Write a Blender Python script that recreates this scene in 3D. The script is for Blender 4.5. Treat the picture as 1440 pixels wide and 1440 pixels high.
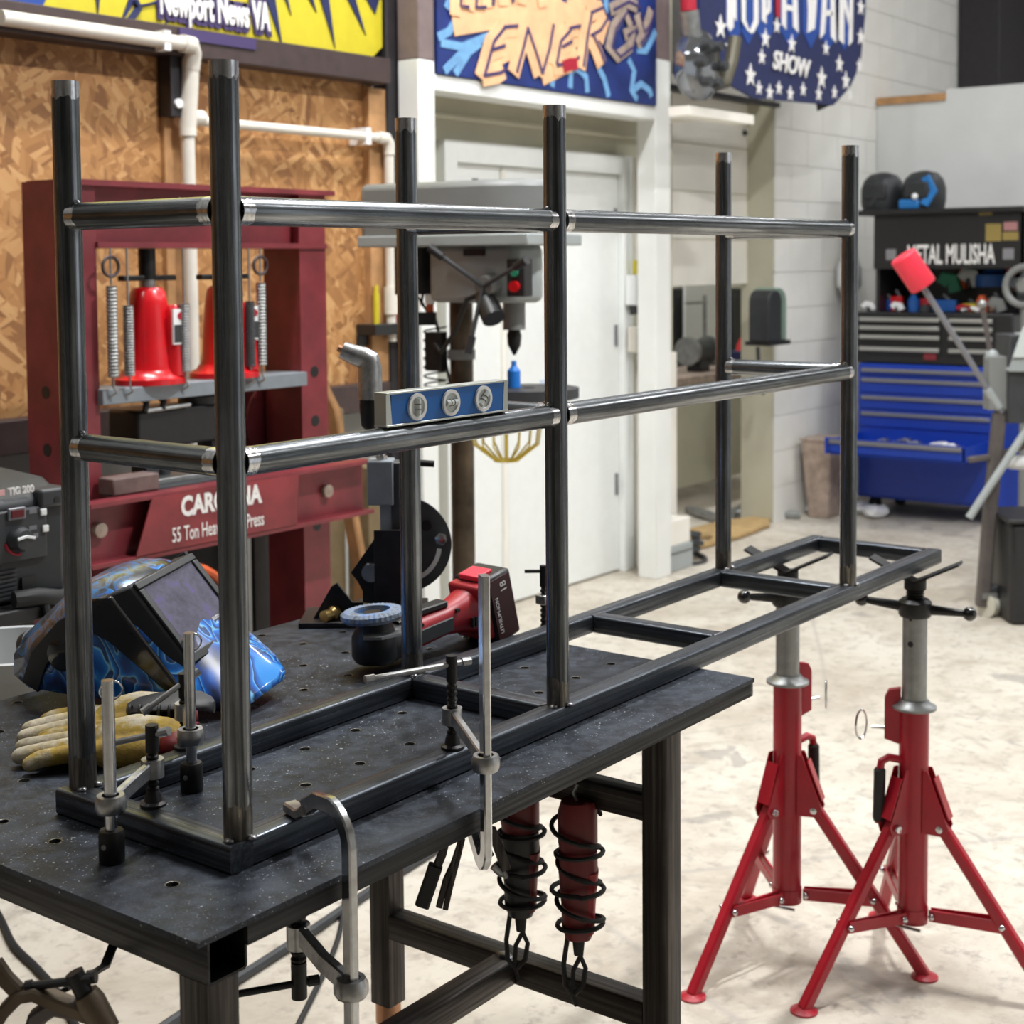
import bpy, bmesh, math, random
from mathutils import Vector, Matrix
random.seed(7)
SC = bpy.context.scene
COL = SC.collection
for _o in list(bpy.data.objects):
    bpy.data.objects.remove(_o)
PI = math.pi

# ------------------------------------------------------------------ camera
CAM_POS = Vector((-1.040, -1.152, 1.464))
YAW, PIT, ROL = 0.92185, 0.061257, -0.008181
F_PX, PY = 2102.1, 498.16
_fw = Vector((math.sin(YAW)*math.cos(PIT), math.cos(YAW)*math.cos(PIT), -math.sin(PIT)))
_rt0 = Vector((math.cos(YAW), -math.sin(YAW), 0)); _up0 = _rt0.cross(_fw)
RT = math.cos(ROL)*_rt0 + math.sin(ROL)*_up0
UP = -math.sin(ROL)*_rt0 + math.cos(ROL)*_up0
FW = _fw
cd = bpy.data.cameras.new('camera'); cam = bpy.data.objects.new('camera', cd); COL.objects.link(cam)
M3 = Matrix((RT, UP, -FW)).transposed()
cam.matrix_world = Matrix.Translation(CAM_POS) @ M3.to_4x4()
cd.sensor_width = 36; cd.sensor_fit = 'HORIZONTAL'; cd.lens = F_PX/1440*36
cd.shift_y = -(720-PY)/1440
cd.clip_start = .05; cd.clip_end = 100
cd.dof.use_dof = True; cd.dof.focus_distance = 1.85; cd.dof.aperture_fstop = 8.5
SC.camera = cam

# ------------------------------------------------------------------ world, lamps, exposure
w = bpy.data.worlds.new('world'); SC.world = w; w.use_nodes = True
w.node_tree.nodes['Background'].inputs[0].default_value = (.90, .95, 1, 1)
w.node_tree.nodes['Background'].inputs[1].default_value = 0.85
SC.view_settings.view_transform = 'Standard'; SC.view_settings.look = 'None'
SC.view_settings.gamma = 1; SC.view_settings.use_curve_mapping = False
SC.view_settings.exposure = -0.10
CEIL = 5.0
# rows of LED fixtures under the roof: x, y, length along x, width, watts
LAMPS = [(1.5, 1.45, 1.2, .16, 105, 'over the welding table'), (3.8, 1.25, 1.2, .16, 50, 'in front of the white door'), (6.1, 1.0, 1.2, .16, 34, 'in front of the doorway'), (-1.4, 1.25, 1.2, .16, 28, 'over the left end of the wall'),
         (2.4, -.5, .5, .12, 165, 'over the far end of the rack'), (3.9, -2.6, 1.2, .16, 28, 'near the bay door'), (6.6, -2.0, 1.2, .16, 85, 'right of the bay door'), (9.0, .6, 1.2, .16, 30, 'behind the partition'), (6.6, 4.1, 1.2, .16, 70, 'added to brighten the back room')]  # the last fixture is an added one that brightens the back room
LAMP_Z = 4.3
for (lx, ly, ll, lw, le, _w) in LAMPS:
    ld = bpy.data.lights.new('led_light', 'AREA'); ld.shape = 'RECTANGLE'; ld.size = ll; ld.size_y = lw
    ld.energy = le; ld.color = (.98, .99, 1)
    lo = bpy.data.objects.new('led_light', ld); lo.location = (lx, ly, LAMP_Z-.012); COL.objects.link(lo)

# the bay door stands open to an overcast day: its opening guides the sky light in
pd_ = bpy.data.lights.new('bay_door_portal', 'AREA'); pd_.shape = 'RECTANGLE'; pd_.size = 4.6; pd_.size_y = 3.4; pd_.cycles.is_portal = True
po_ = bpy.data.objects.new('bay_door_portal', pd_); po_.location = (4.3, -5.45, 1.7); po_.rotation_euler = (PI/2, 0, 0); COL.objects.link(po_)

TT = 0.8395            # height of the welding table top
HT = TT + .030         # top of the rack's base tubes

def at(u, v, **k):
    """surveyed point: sight line of image position (u, v) met with the plane x=, y= or z= (or at distance d=)"""
    d = RT*((u-720)/F_PX) + UP*(-(v-PY)/F_PX) + FW
    a, val = list(k.items())[0]
    if a == 'd': return CAM_POS + d*val
    i = 'xyz'.index(a)
    return CAM_POS + d*((val-CAM_POS[i])/d[i])
def zat(x, y, v):
    """height over the floor of row v on the upright at x, y"""
    lo, hi = -1., 5.
    for _ in range(50):
        m = (lo+hi)/2; q = Vector((x, y, m))-CAM_POS
        if PY - F_PX*q.dot(UP)/q.dot(FW) > v: lo = m
        else: hi = m
    return m

# ------------------------------------------------------------------ mesh builder
def V(*a): return Vector(a)
class MB:
    def __init__(s): s.v = []; s.f = []
    def add(s, vs, fs, M=None):
        b = len(s.v)
        s.v += [(M @ Vector(p)) if M else Vector(p) for p in vs]
        s.f += [tuple(b+i for i in f) for f in fs]; return s
    def box(s, x0, x1, y0, y1, z0, z1, M=None):
        vs = [(x, y, z) for x in (x0, x1) for y in (y0, y1) for z in (z0, z1)]
        return s.add(vs, [(0,1,3,2),(4,6,7,5),(0,4,5,1),(2,3,7,6),(0,2,6,4),(1,5,7,3)], M)
    def cbox(s, c, sz, M=None):
        return s.box(c[0]-sz[0]/2, c[0]+sz[0]/2, c[1]-sz[1]/2, c[1]+sz[1]/2, c[2]-sz[2]/2, c[2]+sz[2]/2, M)
    def loft(s, rings, closed=True, caps=True, M=None):
        n = len(rings[0]); vs = [p for r in rings for p in r]; fs = []
        for i in range(len(rings)-1):
            for j in range(n if closed else n-1):
                k = (j+1) % n
                fs.append((i*n+j, i*n+k, (i+1)*n+k, (i+1)*n+j))
        if caps and closed:
            fs.append(tuple(range(n-1, -1, -1))); b = (len(rings)-1)*n; fs.append(tuple(b+j for j in range(n)))
        return s.add(vs, fs, M)
    def lathe(s, p, ax, prof, n=16, caps=True, M=None):
        p = Vector(p); ax = Vector(ax).normalized()
        e = ax.orthogonal().normalized(); g = ax.cross(e)
        rings = [[p+ax*t+(e*math.cos(2*PI*j/n)+g*math.sin(2*PI*j/n))*r for j in range(n)] for t, r in prof]
        return s.loft(rings, True, caps, M)
    def cyl(s, p0, p1, r, r1=None, n=16, caps=True, M=None):
        p0, p1 = Vector(p0), Vector(p1); d = p1-p0
        return s.lathe(p0, d, [(0, r), (d.length, r if r1 is None else r1)], n, caps, M)
    def pipe(s, p0, p1, ro, ri, n=24, M=None):
        p0, p1 = Vector(p0), Vector(p1); L = (p1-p0).length
        return s.lathe(p0, p1-p0, [(0, ri), (0, ro), (L, ro), (L, ri), (0, ri)], n, False, M)
    def tube(s, pts, r, n=8, closed=False, caps=True, M=None):
        pts = [Vector(p) for p in pts]; m = len(pts); rings = []; e = None
        rr = r if isinstance(r, (list, tuple)) else [r]*m
        for i in range(m):
            a = pts[i-1] if (i > 0 or closed) else pts[i]; b = pts[(i+1) % m] if (i < m-1 or closed) else pts[i]
            t = (b-a).normalized()
            if e is None: e = t.orthogonal().normalized()
            e = (e-t*e.dot(t)).normalized(); g = t.cross(e)
            rings.append([pts[i]+(e*math.cos(2*PI*j/n)+g*math.sin(2*PI*j/n))*rr[i] for j in range(n)])
        if closed: rings.append(rings[0]); caps = False
        return s.loft(rings, True, caps, M)
    def strip(s, pts, w, h, side, M=None):
        """rectangular bar swept along a path; side = direction of the width"""
        pts = [Vector(p) for p in pts]; m = len(pts); rings = []; side = Vector(side).normalized()
        for i in range(m):
            a = pts[max(i-1, 0)]; b = pts[min(i+1, m-1)]; t = (b-a).normalized()
            sd = (side-t*side.dot(t)).normalized(); nn = t.cross(sd)
            c = .18*min(w, h)
            rings.append([pts[i]+sd*x+nn*y for x, y in ((-w/2+c,-h/2),(w/2-c,-h/2),(w/2,-h/2+c),(w/2,h/2-c),(w/2-c,h/2),(-w/2+c,h/2),(-w/2,h/2-c),(-w/2,-h/2+c))])
        return s.loft(rings, True, True, M)
    def prism(s, poly, o, ax, ay, depth, M=None):
        o, ax, ay = Vector(o), Vector(ax), Vector(ay); nz = ax.cross(ay).normalized()*depth
        a = [o+ax*x+ay*y for x, y in poly]; n = len(a)
        return s.add(a+[p+nz for p in a], [tuple(range(n-1,-1,-1)), tuple(range(n, 2*n))]+[(i,(i+1)%n,n+(i+1)%n,n+i) for i in range(n)], M)
    def ball(s, c, r, n=14, m=8, M=None):
        r = (r, r, r) if not isinstance(r, (tuple, list)) else r
        c = Vector(c); rings = []
        for i in range(m+1):
            a = PI*i/m; q = max(math.sin(a), .001)
            rings.append([c+Vector((r[0]*q*math.cos(2*PI*j/n), r[1]*q*math.sin(2*PI*j/n), -r[2]*math.cos(a))) for j in range(n)])
        return s.loft(rings, True, True, M)
    def torus(s, c, ax, R, r, n=24, m=8, a0=0, a1=2*PI, M=None):
        c = Vector(c); ax = Vector(ax).normalized(); e = ax.orthogonal().normalized(); g = ax.cross(e)
        full = abs(a1-a0-2*PI) < 1e-6; k = n if full else n+1
        return s.tube([c+(e*math.cos(a0+(a1-a0)*i/n)+g*math.sin(a0+(a1-a0)*i/n))*R for i in range(k)], r, m, full, True, M)
    def build(s, name, mat, parent=None, world=False, smooth=True, bevel=0, seg=2, ang=.62):
        me = bpy.data.meshes.new(name)
        vs = s.v
        if parent is not None and world:
            Mi = WM[parent.name].inverted(); vs = [Mi @ p for p in vs]
        me.from_pydata([tuple(p) for p in vs], [], s.f)
        bm = bmesh.new(); bm.from_mesh(me); bmesh.ops.recalc_face_normals(bm, faces=bm.faces); bm.to_mesh(me); bm.free()
        if mat: me.materials.append(mat)
        if smooth:
            for p in me.polygons: p.use_smooth = True
            me.set_sharp_from_angle(angle=ang)
        o = bpy.data.objects.new(name, me); COL.objects.link(o)
        if parent is not None:
            o.parent = parent; WM[o.name] = WM[parent.name]
        else: WM[o.name] = Matrix()
        if bevel:
            b = o.modifiers.new('bevel', 'BEVEL'); b.width = bevel; b.segments = seg; b.limit_method = 'ANGLE'; b.angle_limit = .7
            b.harden_normals = False
        return o
WM = {}
def tag(o, label=None, cat=None, group=None, kind=None):
    if label: o['label'] = label
    if cat: o['category'] = cat
    if group: o['group'] = group
    if kind: o['kind'] = kind
    return o
def thing(name, label, cat, M=None, group=None):
    o = bpy.data.objects.new(name, None); COL.objects.link(o); o.empty_display_size = .05
    M = M if isinstance(M, Matrix) else Matrix.Translation(Vector(M or (0, 0, 0)))
    o.matrix_world = M; WM[o.name] = M.copy()
    return tag(o, label, cat, group)
def struct(o): o['kind'] = 'structure'; return o
def frame(o, x, z=None):
    """matrix with local x along x, local z along z (made square), local y away"""
    x = Vector(x).normalized(); z = Vector(z or (0, 0, 1)); z = (z-x*z.dot(x)).normalized(); y = z.cross(x)
    m = Matrix((x, y, z)).transposed().to_4x4(); m.translation = Vector(o); return m
RH = Vector((RT.x, RT.y, 0)).normalized()      # level direction across the view
def rotz(a): return Matrix.Rotation(a, 4, 'Z')
def rotx(a): return Matrix.Rotation(a, 4, 'X')
def roty(a): return Matrix.Rotation(a, 4, 'Y')
def tr(*a): return Matrix.Translation(Vector(a))
def copy_tree(o, M=None, label=None):
    c = o.copy(); COL.objects.link(c)
    if M is not None: c.matrix_world = M
    if label: c['label'] = label
    for ch in o.children:
        d = ch.copy(); COL.objects.link(d); d.parent = c
        for g in ch.children:
            e = g.copy(); COL.objects.link(e); e.parent = d
    return c
def text(s, size, mat, parent, M, name='lettering', ext=.0008, off=0., xs=1., world=True, align='CENTER', space=1., shear=0.):
    cu = bpy.data.curves.new('t', 'FONT'); cu.body = s; cu.size = size; cu.extrude = ext; cu.offset = off
    cu.align_x = align; cu.align_y = 'CENTER'; cu.resolution_u = 3; cu.space_character = space; cu.shear = shear
    to = bpy.data.objects.new('t', cu); COL.objects.link(to)
    bpy.context.view_layer.update()
    me = bpy.data.meshes.new_from_object(to.evaluated_get(bpy.context.evaluated_depsgraph_get()))
    bpy.data.objects.remove(to); bpy.data.curves.remove(cu)
    me.name = name; me.transform(Matrix.Diagonal((xs, 1, 1, 1))); me.transform(M)
    if parent is not None and world: me.transform(WM[parent.name].inverted())
    me.materials.clear(); me.materials.append(mat)
    o = bpy.data.objects.new(name, me); COL.objects.link(o)
    if parent is not None: o.parent = parent
    return o
def face_minus_y(p, s=1):      # text plane facing -Y, reading along +X
    return Matrix(((1,0,0,p[0]),(0,0,-1,p[1]),(0,1,0,p[2]),(0,0,0,1)))
def face_minus_x(p):           # text plane facing -X, reading along -Y
    return Matrix(((0,0,-1,p[0]),(-1,0,0,p[1]),(0,1,0,p[2]),(0,0,0,1)))
# ------------------------------------------------------------------ materials
def newmat(name, col, rough=.5, metal=0., spec=.5, coat=0.):
    m = bpy.data.materials.new(name); m.use_nodes = True
    b = m.node_tree.nodes['Principled BSDF']
    b.inputs['Base Color'].default_value = (*col, 1); b.inputs['Roughness'].default_value = rough
    b.inputs['Metallic'].default_value = metal; b.inputs['Specular IOR Level'].default_value = spec
    b.inputs['Coat Weight'].default_value = coat
    return m
class NT:
    def __init__(s, m): s.t = m.node_tree; s.b = s.t.nodes['Principled BSDF']
    def n(s, typ, **k):
        o = s.t.nodes.new(typ)
        for a, v in k.items():
            if a.startswith('i_'): o.inputs[a[2:].replace('_', ' ')].default_value = v
            else: setattr(o, a, v)
        return o
    def l(s, a, b): s.t.links.new(a, b)
    def coords(s, scale=(1,1,1), rot=(0,0,0), kind='Object'):
        tc = s.n('ShaderNodeTexCoord'); mp = s.n('ShaderNodeMapping')
        mp.inputs['Scale'].default_value = scale; mp.inputs['Rotation'].default_value = rot
        s.l(tc.outputs[kind], mp.inputs[0]); return mp.outputs[0]
    def noise(s, vec, scale, detail=4, rough=.55, dist=0.):
        o = s.n('ShaderNodeTexNoise'); o.inputs['Scale'].default_value = scale; o.inputs['Detail'].default_value = detail
        o.inputs['Roughness'].default_value = rough; o.inputs['Distortion'].default_value = dist
        s.l(vec, o.inputs['Vector']); return o.outputs['Fac']
    def ramp(s, fac, stops, interp='LINEAR'):
        o = s.n('ShaderNodeValToRGB'); cr = o.color_ramp; cr.interpolation = interp
        while len(cr.elements) < len(stops): cr.elements.new(.5)
        for e, (p, c) in zip(cr.elements, stops):
            e.position = p; e.color = (*c, 1) if len(c) == 3 else c
        s.l(fac, o.inputs[0]); return o.outputs[0]
    def mix(s, fac, a, b, mode='MIX'):
        o = s.n('ShaderNodeMix', data_type='RGBA', blend_type=mode)
        for sock, val in ((o.inputs[0], fac), (o.inputs[6], a), (o.inputs[7], b)):
            if hasattr(val, 'is_output'): s.l(val, sock)
            elif isinstance(val, (int, float)): sock.default_value = val
            else: sock.default_value = (*val, 1)
        return o.outputs[2]
    def col(s, c): s.l(c, s.b.inputs['Base Color'])
    def rough(s, c): s.l(c, s.b.inputs['Roughness'])
    def bump(s, h, strength=.3, dist=.002):
        o = s.n('ShaderNodeBump'); o.inputs['Strength'].default_value = strength; o.inputs['Distance'].default_value = dist
        s.l(h, o.inputs['Height']); s.l(o.outputs[0], s.b.inputs['Normal'])
def g(x): return (x, x, x)
MAT = {}
def simple(key, col, rough=.5, metal=0., spec=.5, coat=0., var=.0, vscale=20, bump=0., bscale=200):
    m = newmat(key, col, rough, metal, spec, coat); t = NT(m)
    if var:
        f = t.noise(t.coords(), vscale, 5)
        lo = tuple(c*(1-var) for c in col); hi = tuple(min(c*(1+var), 1) for c in col)
        t.col(t.ramp(f, [(.3, lo), (.7, hi)]))
    if bump: t.bump(t.noise(t.coords(), bscale, 3), bump, .001)
    MAT[key] = m; return m
def streaky(key, lo, hi, rough, metal, axis, fine=140., along=2.5):
    m = newmat(key, lo, rough, metal); t = NT(m)
    sc = [fine]*3; sc['xyz'.index(axis)] = along
    f = t.noise(t.coords(tuple(sc)), 1., 5, .65)
    f2 = t.noise(t.coords((7, 7, 7)), 1., 4, .6)
    c = t.ramp(f, [(.36, lo), (.52, tuple(.6*a+.4*b for a, b in zip(lo, hi))), (.66, hi)])
    t.col(t.mix(t.ramp(f2, [(.35, g(0)), (.75, g(.6))]), c, tuple(.6*a for a in lo)))
    t.rough(t.ramp(f, [(.35, g(rough+.12)), (.65, g(max(rough-.12, .05)))]))
    MAT[key] = m; return m
for ax in 'xyz':
    streaky('mill_'+ax, (.060, .065, .070), (.42, .44, .46), .28, .95, ax)
    streaky('base_'+ax, (.036, .041, .049), (.20, .22, .25), .36, .88, ax)
    streaky('apron_'+ax, (.012, .012, .013), (.05, .05, .052), .5, .6, ax)
    streaky('leg_'+ax, (.032, .028, .026), (.12, .105, .095), .45, .75, ax)
streaky('ground', (.50, .50, .51), (.95, .95, .96), .20, 1., 'z', 260, 40)
simple('weld', (.22, .22, .23), .3, 1., var=.5, vscale=300)
streaky('worn', (.07, .066, .06), (.42, .39, .34), .38, .9, 'z', 120, 12)
simple('chrome', (.62, .63, .64), .22, 1., var=.18, vscale=60)
simple('cast_silver', (.42, .42, .42), .36, 1., var=.25, vscale=80)
simple('galv', (.33, .34, .335), .45, .85, var=.2, vscale=30)
simple('black_oxide', (.02, .02, .02), .42, .5, var=.3, vscale=60)
simple('black_plastic', (.014, .014, .015), .42, 0, var=.2)
simple('black_rubber', (.013, .013, .013), .65, 0)
simple('dark_gray', (.036, .038, .041), .5, .0, var=.2)
simple('charcoal', (.020, .022, .025), .5, 0., var=.15)
simple('red_paint', (.40, .006, .020), .40, 0, coat=.15, var=.14, vscale=12)
simple('maroon', (.20, .028, .036), .42, 0, coat=.1, var=.28, vscale=9)
simple('maroon_plate', (.22, .026, .032), .4, 0, coat=.1, var=.45, vscale=6)
simple('jack_red', (.62, .006, .012), .3, 0, coat=.4, var=.06)
simple('tool_red', (.36, .012, .02), .42, 0, var=.12)
simple('tool_dark_red', (.17, .012, .014), .45, 0, var=.2)
simple('grip_red', (.85, .035, .07), .45)
simple('white_paint', (.80, .81, .78), .55, 0, var=.03, vscale=6)
simple('door_white', (.84, .86, .84), .45, 0, var=.02)
simple('cream', (.86, .83, .75), .6, 0, var=.06, vscale=3)
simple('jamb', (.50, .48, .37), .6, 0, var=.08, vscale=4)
simple('pvc', (.72, .68, .60), .45, 0, var=.08, vscale=8)
simple('brown_steel', (.050, .030, .028), .5, 0, var=.2)
simple('mauve_steel', (.20, .15, .145), .5, 0, var=.12)
simple('dark_steel', (.022, .019, .022), .5, 0, var=.2)
simple('grey_machine', (.20, .205, .20), .45, 0, var=.06, vscale=8)
simple('light_machine', (.34, .37, .37), .42, 0, var=.06, vscale=8)
simple('blue_grey', (.24, .27, .30), .45, .2, var=.1)
simple('blue_cabinet', (.003, .040, .37), .42, 0, coat=.1, var=.06)
simple('black_cabinet', (.012, .012, .013), .4, 0)
simple('drawer_silver', (.50, .50, .47), .35, .7)
simple('drawer_grey', (.22, .22, .24), .4, .4)
simple('wood', (.45, .24, .10), .7, 0, var=.25, vscale=14)
simple('pale_wood', (.26, .19, .10), .7, 0, var=.3, vscale=10)
simple('tan', (.45, .30, .13), .7, 0, var=.25, vscale=14)
simple('orange', (.55, .09, .02), .5, 0, var=.2)
simple('brass', (.65, .45, .18), .3, 1.)
simple('copper', (.50, .27, .16), .4, 1., var=.2)
simple('white', (.85, .86, .86), .5)
simple('lettering_white', (.80, .78, .76), .6, var=.12, vscale=120)
simple('level_blue', (.003, .11, .40), .35, 0, var=.05)
simple('aluminium', (.55, .57, .53), .35, .9, var=.08)
simple('vial_white', (.80, .80, .80), .4)
simple('vial_glass', (.62, .66, .64), .12, .0)
simple('yellow', (.60, .50, .02), .5, 0, var=.06)
simple('yellow_wire', (.75, .58, .08), .5)
simple('green', (.02, .22, .12), .5)
simple('mint', (.16, .24, .19), .5, var=.1)
simple('navy', (.012, .018, .085), .5, 0, var=.15)
simple('sky_blue', (.012, .06, .30), .5)
simple('sign_blue', (.012, .03, .17), .45, 0, var=.45, vscale=5)
simple('light_blue', (.16, .36, .62), .5, var=.2)
simple('peach', (.88, .50, .27), .5, var=.16, vscale=9)
simple('dark_purple', (.055, .035, .12), .5)
simple('taupe', (.35, .27, .22), .5, var=.3)
simple('blue_tool', (.01, .09, .34), .45)
simple('blue_helmet', (.02, .18, .50), .35)
simple('tan_clutter', (.42, .27, .2), .6)
simple('paper', (.8, .8, .8), .7)
simple('knob_black', (.008, .008, .009), .15, 0, coat=.5)
simple('screen_red', (.12, .01, .015), .3)
simple('leather_black', (.03, .03, .033), .55, 0, var=.3, vscale=40, bump=.3)
simple('glass_eye', (.30, .31, .33), .1, .9)
simple('flag_red', (.40, .01, .03), .5)
simple('machine_brown', (.105, .09, .085), .5, .2, var=.2)
simple('index_grey', (.075, .08, .085), .45, .2, var=.15)
simple('plate_dark', (.045, .042, .044), .38, .8, var=.4, vscale=14)
simple('belt_brown', (.11, .085, .06), .45, .7, var=.5, vscale=10)

def table_mat():
    m = newmat('table_steel', (.05, .055, .065), .5, .6); t = NT(m)
    c = t.coords()
    f = t.noise(c, 7, 8, .68, .6); f2 = t.noise(c, 45, 6, .7); f3 = t.noise(c, 420, 3, .7)
    base = t.ramp(f, [(.36, (.006, .007, .010)), (.5, (.018, .022, .030)), (.64, (.040, .047, .062))])
    base = t.mix(t.ramp(f2, [(.46, g(0)), (.66, g(.6))]), base, (.060, .070, .090))
    base = t.mix(t.ramp(f3, [(.52, g(0)), (.70, g(.5))]), base, (.10, .115, .14))
    big = t.ramp(t.noise(c, 4, 3), [(.40, g(0)), (.58, g(1))])
    for sc, th, lo_ in ((110, .17, .60), (260, .20, .45)):
        v = t.n('ShaderNodeTexVoronoi'); v.inputs['Scale'].default_value = sc; t.l(c, v.inputs['Vector'])
        sp = t.ramp(v.outputs['Distance'], [(th*.6, g(1)), (th, g(0))])
        sep = t.n('ShaderNodeSeparateColor'); t.l(v.outputs['Color'], sep.inputs[0])
        rnd = t.ramp(sep.outputs[0], [(lo_+.18, g(0)), (lo_+.2, g(1))])
        s1 = t.mix(1., sp, rnd, 'MULTIPLY'); s1 = t.mix(1., s1, big, 'MULTIPLY')
        base = t.mix(s1, base, (.48, .50, .54))
    t.col(base)
    t.rough(t.ramp(f2, [(.36, g(.44)), (.64, g(.62))])); t.bump(f3, .10, .0006)
    MAT['table'] = m
table_mat()
def floor_mat():
    m = newmat('concrete_floor', (.7, .65, .55), .55); t = NT(m); c = t.coords()
    f = t.noise(c, 1.3, 8, .62, .5); f2 = t.noise(c, 6., 8, .7, .6); f3 = t.noise(c, 22, 6, .65)
    a = t.ramp(f, [(.30, (.43, .375, .295)), (.46, (.575, .52, .435)), (.62, (.665, .62, .535))])
    a = t.mix(t.ramp(f2, [(.48, g(0)), (.64, g(.6))]), a, (.37, .315, .245))
    a = t.mix(t.ramp(f3, [(.53, g(0)), (.66, g(.62))]), a, (.31, .27, .23))
    st = t.noise(c, 3.1, 4, .5, .9)
    a = t.mix(t.ramp(st, [(.665, g(0)), (.70, g(.55))]), a, (.27, .25, .23))
    cr = t.n('ShaderNodeTexVoronoi', feature='DISTANCE_TO_EDGE'); cr.inputs['Scale'].default_value = .55
    mp = t.n('ShaderNodeMix', data_type='VECTOR'); 
    t.l(t.mix(.12, c, t.n('ShaderNodeTexNoise').outputs['Color']), cr.inputs['Vector'])
    a = t.mix(t.ramp(cr.outputs['Distance'], [(.0, g(.5)), (.004, g(0))]), a, (.35, .32, .3))
    t.col(a); t.rough(t.ramp(f2, [(.3, g(.42)), (.7, g(.62))])); t.bump(f3, .18, .003)
    MAT['floor'] = m
floor_mat()
def osb_mat():
    m = newmat('osb', (.6, .35, .15), .65); t = NT(m)
    cols = []; hs = []
    for i, (rot, sc) in enumerate((((0, .5, 0), (9, 9, 52)), ((0, -.75, 0), (10, 10, 48)), ((0, 1.45, 0), (9, 9, 45)))):
        c0 = t.coords((1, 1, 1), rot); mp2 = t.n('ShaderNodeMapping'); mp2.inputs['Scale'].default_value = sc; t.l(c0, mp2.inputs[0]); c = mp2.outputs[0]
        d = t.n('ShaderNodeTexNoise'); d.inputs['Scale'].default_value = 1.1; d.inputs['Detail'].default_value = 3
        t.l(c, d.inputs['Vector'])
        vv = t.mix(.8, c, d.outputs['Color'], 'ADD')
        v = t.n('ShaderNodeTexVoronoi'); v.inputs['Scale'].default_value = 1.; t.l(vv, v.inputs['Vector'])
        sep = t.n('ShaderNodeSeparateColor'); t.l(v.outputs['Color'], sep.inputs[0])
        cols.append(t.ramp(sep.outputs[0], [(.0, (.21, .085, .025)), (.35, (.36, .165, .05)), (.7, (.47, .235, .08)), (1., (.62, .36, .15))])); hs.append(sep.outputs[1])
    k = t.ramp(hs[0], [(.48, g(0)), (.52, g(1))]); k2 = t.ramp(hs[1], [(.55, g(0)), (.6, g(1))])
    a = t.mix(k, cols[0], cols[1]); a = t.mix(k2, a, cols[2])
    n = t.noise(t.coords(), 2.0, 5)
    a = t.mix(t.ramp(n, [(.3, g(.0)), (.7, g(.35))]), a, (.36, .17, .065))
    t.col(a); t.bump(hs[0], .35, .003); MAT['osb'] = m
osb_mat()
def block_mat(key, col):
    m = newmat(key, col, .6); t = NT(m); c = t.coords()
    f = t.noise(c, 3, 6); f2 = t.noise(c, 60, 4)
    t.col(t.ramp(f, [(.3, tuple(x*.93 for x in col)), (.7, tuple(min(1, x*1.04) for x in col))])); t.bump(f2, .3, .004)
    MAT[key] = m
block_mat('block', (.82, .81, .765)); block_mat('block_upper', (.40, .35, .33)); block_mat('mortar', (.78, .77, .725)); block_mat('partition', (.66, .67, .66)); block_mat('low_wall', (.36, .36, .34))
def flame_mat():
    m = newmat('flames', (.02, .1, .4), .28, 0, .5, .6); t = NT(m); c = t.coords()
    f = t.noise(c, 10, 1.2, .4, 2.4)
    a = t.ramp(f, [(.26, (.003, .012, .05)), (.36, (.003, .07, .36)), (.425, (.010, .19, .68)), (.44, (.20, .55, .90)), (.455, (.003, .02, .09)), (.50, (.004, .10, .46)), (.545, (.012, .22, .74)), (.56, (.22, .58, .92)), (.575, (.003, .03, .13)), (.64, (.004, .12, .52)), (.70, (.03, .28, .78))])
    sp = t.n('ShaderNodeSeparateXYZ'); t.l(c, sp.inputs[0])
    n2 = t.noise(c, 20, 3, .6, 1.8)
    ad = t.n('ShaderNodeMath', operation='MULTIPLY_ADD'); t.l(n2, ad.inputs[0]); ad.inputs[1].default_value = .24; t.l(sp.outputs['Z'], ad.inputs[2])
    k = t.ramp(ad.outputs[0], [(.185, g(0)), (.20, g(1))])
    a = t.mix(k, a, (.008, .009, .011))
    k2 = t.ramp(sp.outputs['Z'], [(.085, g(0)), (.10, g(1))])
    gz = t.ramp(t.noise(c, 26, 4, .6, 1.5), [(.40, (.03, .032, .036)), (.5, (.11, .115, .125)), (.56, (.03, .20, .48)), (.62, (.10, .105, .115))])
    t.col(t.mix(k2, a, gz)); MAT['flames'] = m
    m = newmat('lens', (.2, .18, .3), .12, .2, .6); t = NT(m); c = t.coords()
    f = t.noise(c, 30, 6, .7)
    t.col(t.ramp(f, [(.3, (.10, .10, .115)), (.55, (.17, .16, .22)), (.7, (.20, .15, .42))])); MAT['lens'] = m
    m = newmat('helmet_grey', (.08, .085, .09), .3, 0, .5, .4); t = NT(m); c = t.coords()
    f = t.noise(c, 18, 5, .6, 1.2)
    t.col(t.ramp(f, [(.35, (.03, .032, .036)), (.55, (.12, .125, .13)), (.66, (.04, .16, .4)), (.8, (.10, .11, .12))])); MAT['helmet_grey'] = m
flame_mat()
def glove_mat():
    m = newmat('glove', (.6, .5, .3), .85); t = NT(m); c = t.coords()
    f = t.noise(c, 13, 5, .6); f2 = t.noise(c, 120, 4)
    a = t.ramp(f, [(.40, (.50, .44, .33)), (.47, (.44, .37, .23)), (.53, (.36, .24, .03)), (.70, (.26, .16, .03))])
    a = t.mix(t.ramp(f2, [(.45, g(0)), (.75, g(.5))]), a, (.12, .09, .05))
    t.col(a); t.bump(f2, .5, .003); MAT['glove'] = m
    m = newmat('flap_disc', (.3, .4, .55), .7); t = NT(m); c = t.coords()
    f = t.noise(c, 60, 4)
    t.col(t.ramp(f, [(.35, (.10, .12, .15)), (.5, (.20, .24, .31)), (.65, (.07, .17, .40))])); MAT['flap_disc'] = m
glove_mat()
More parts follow.
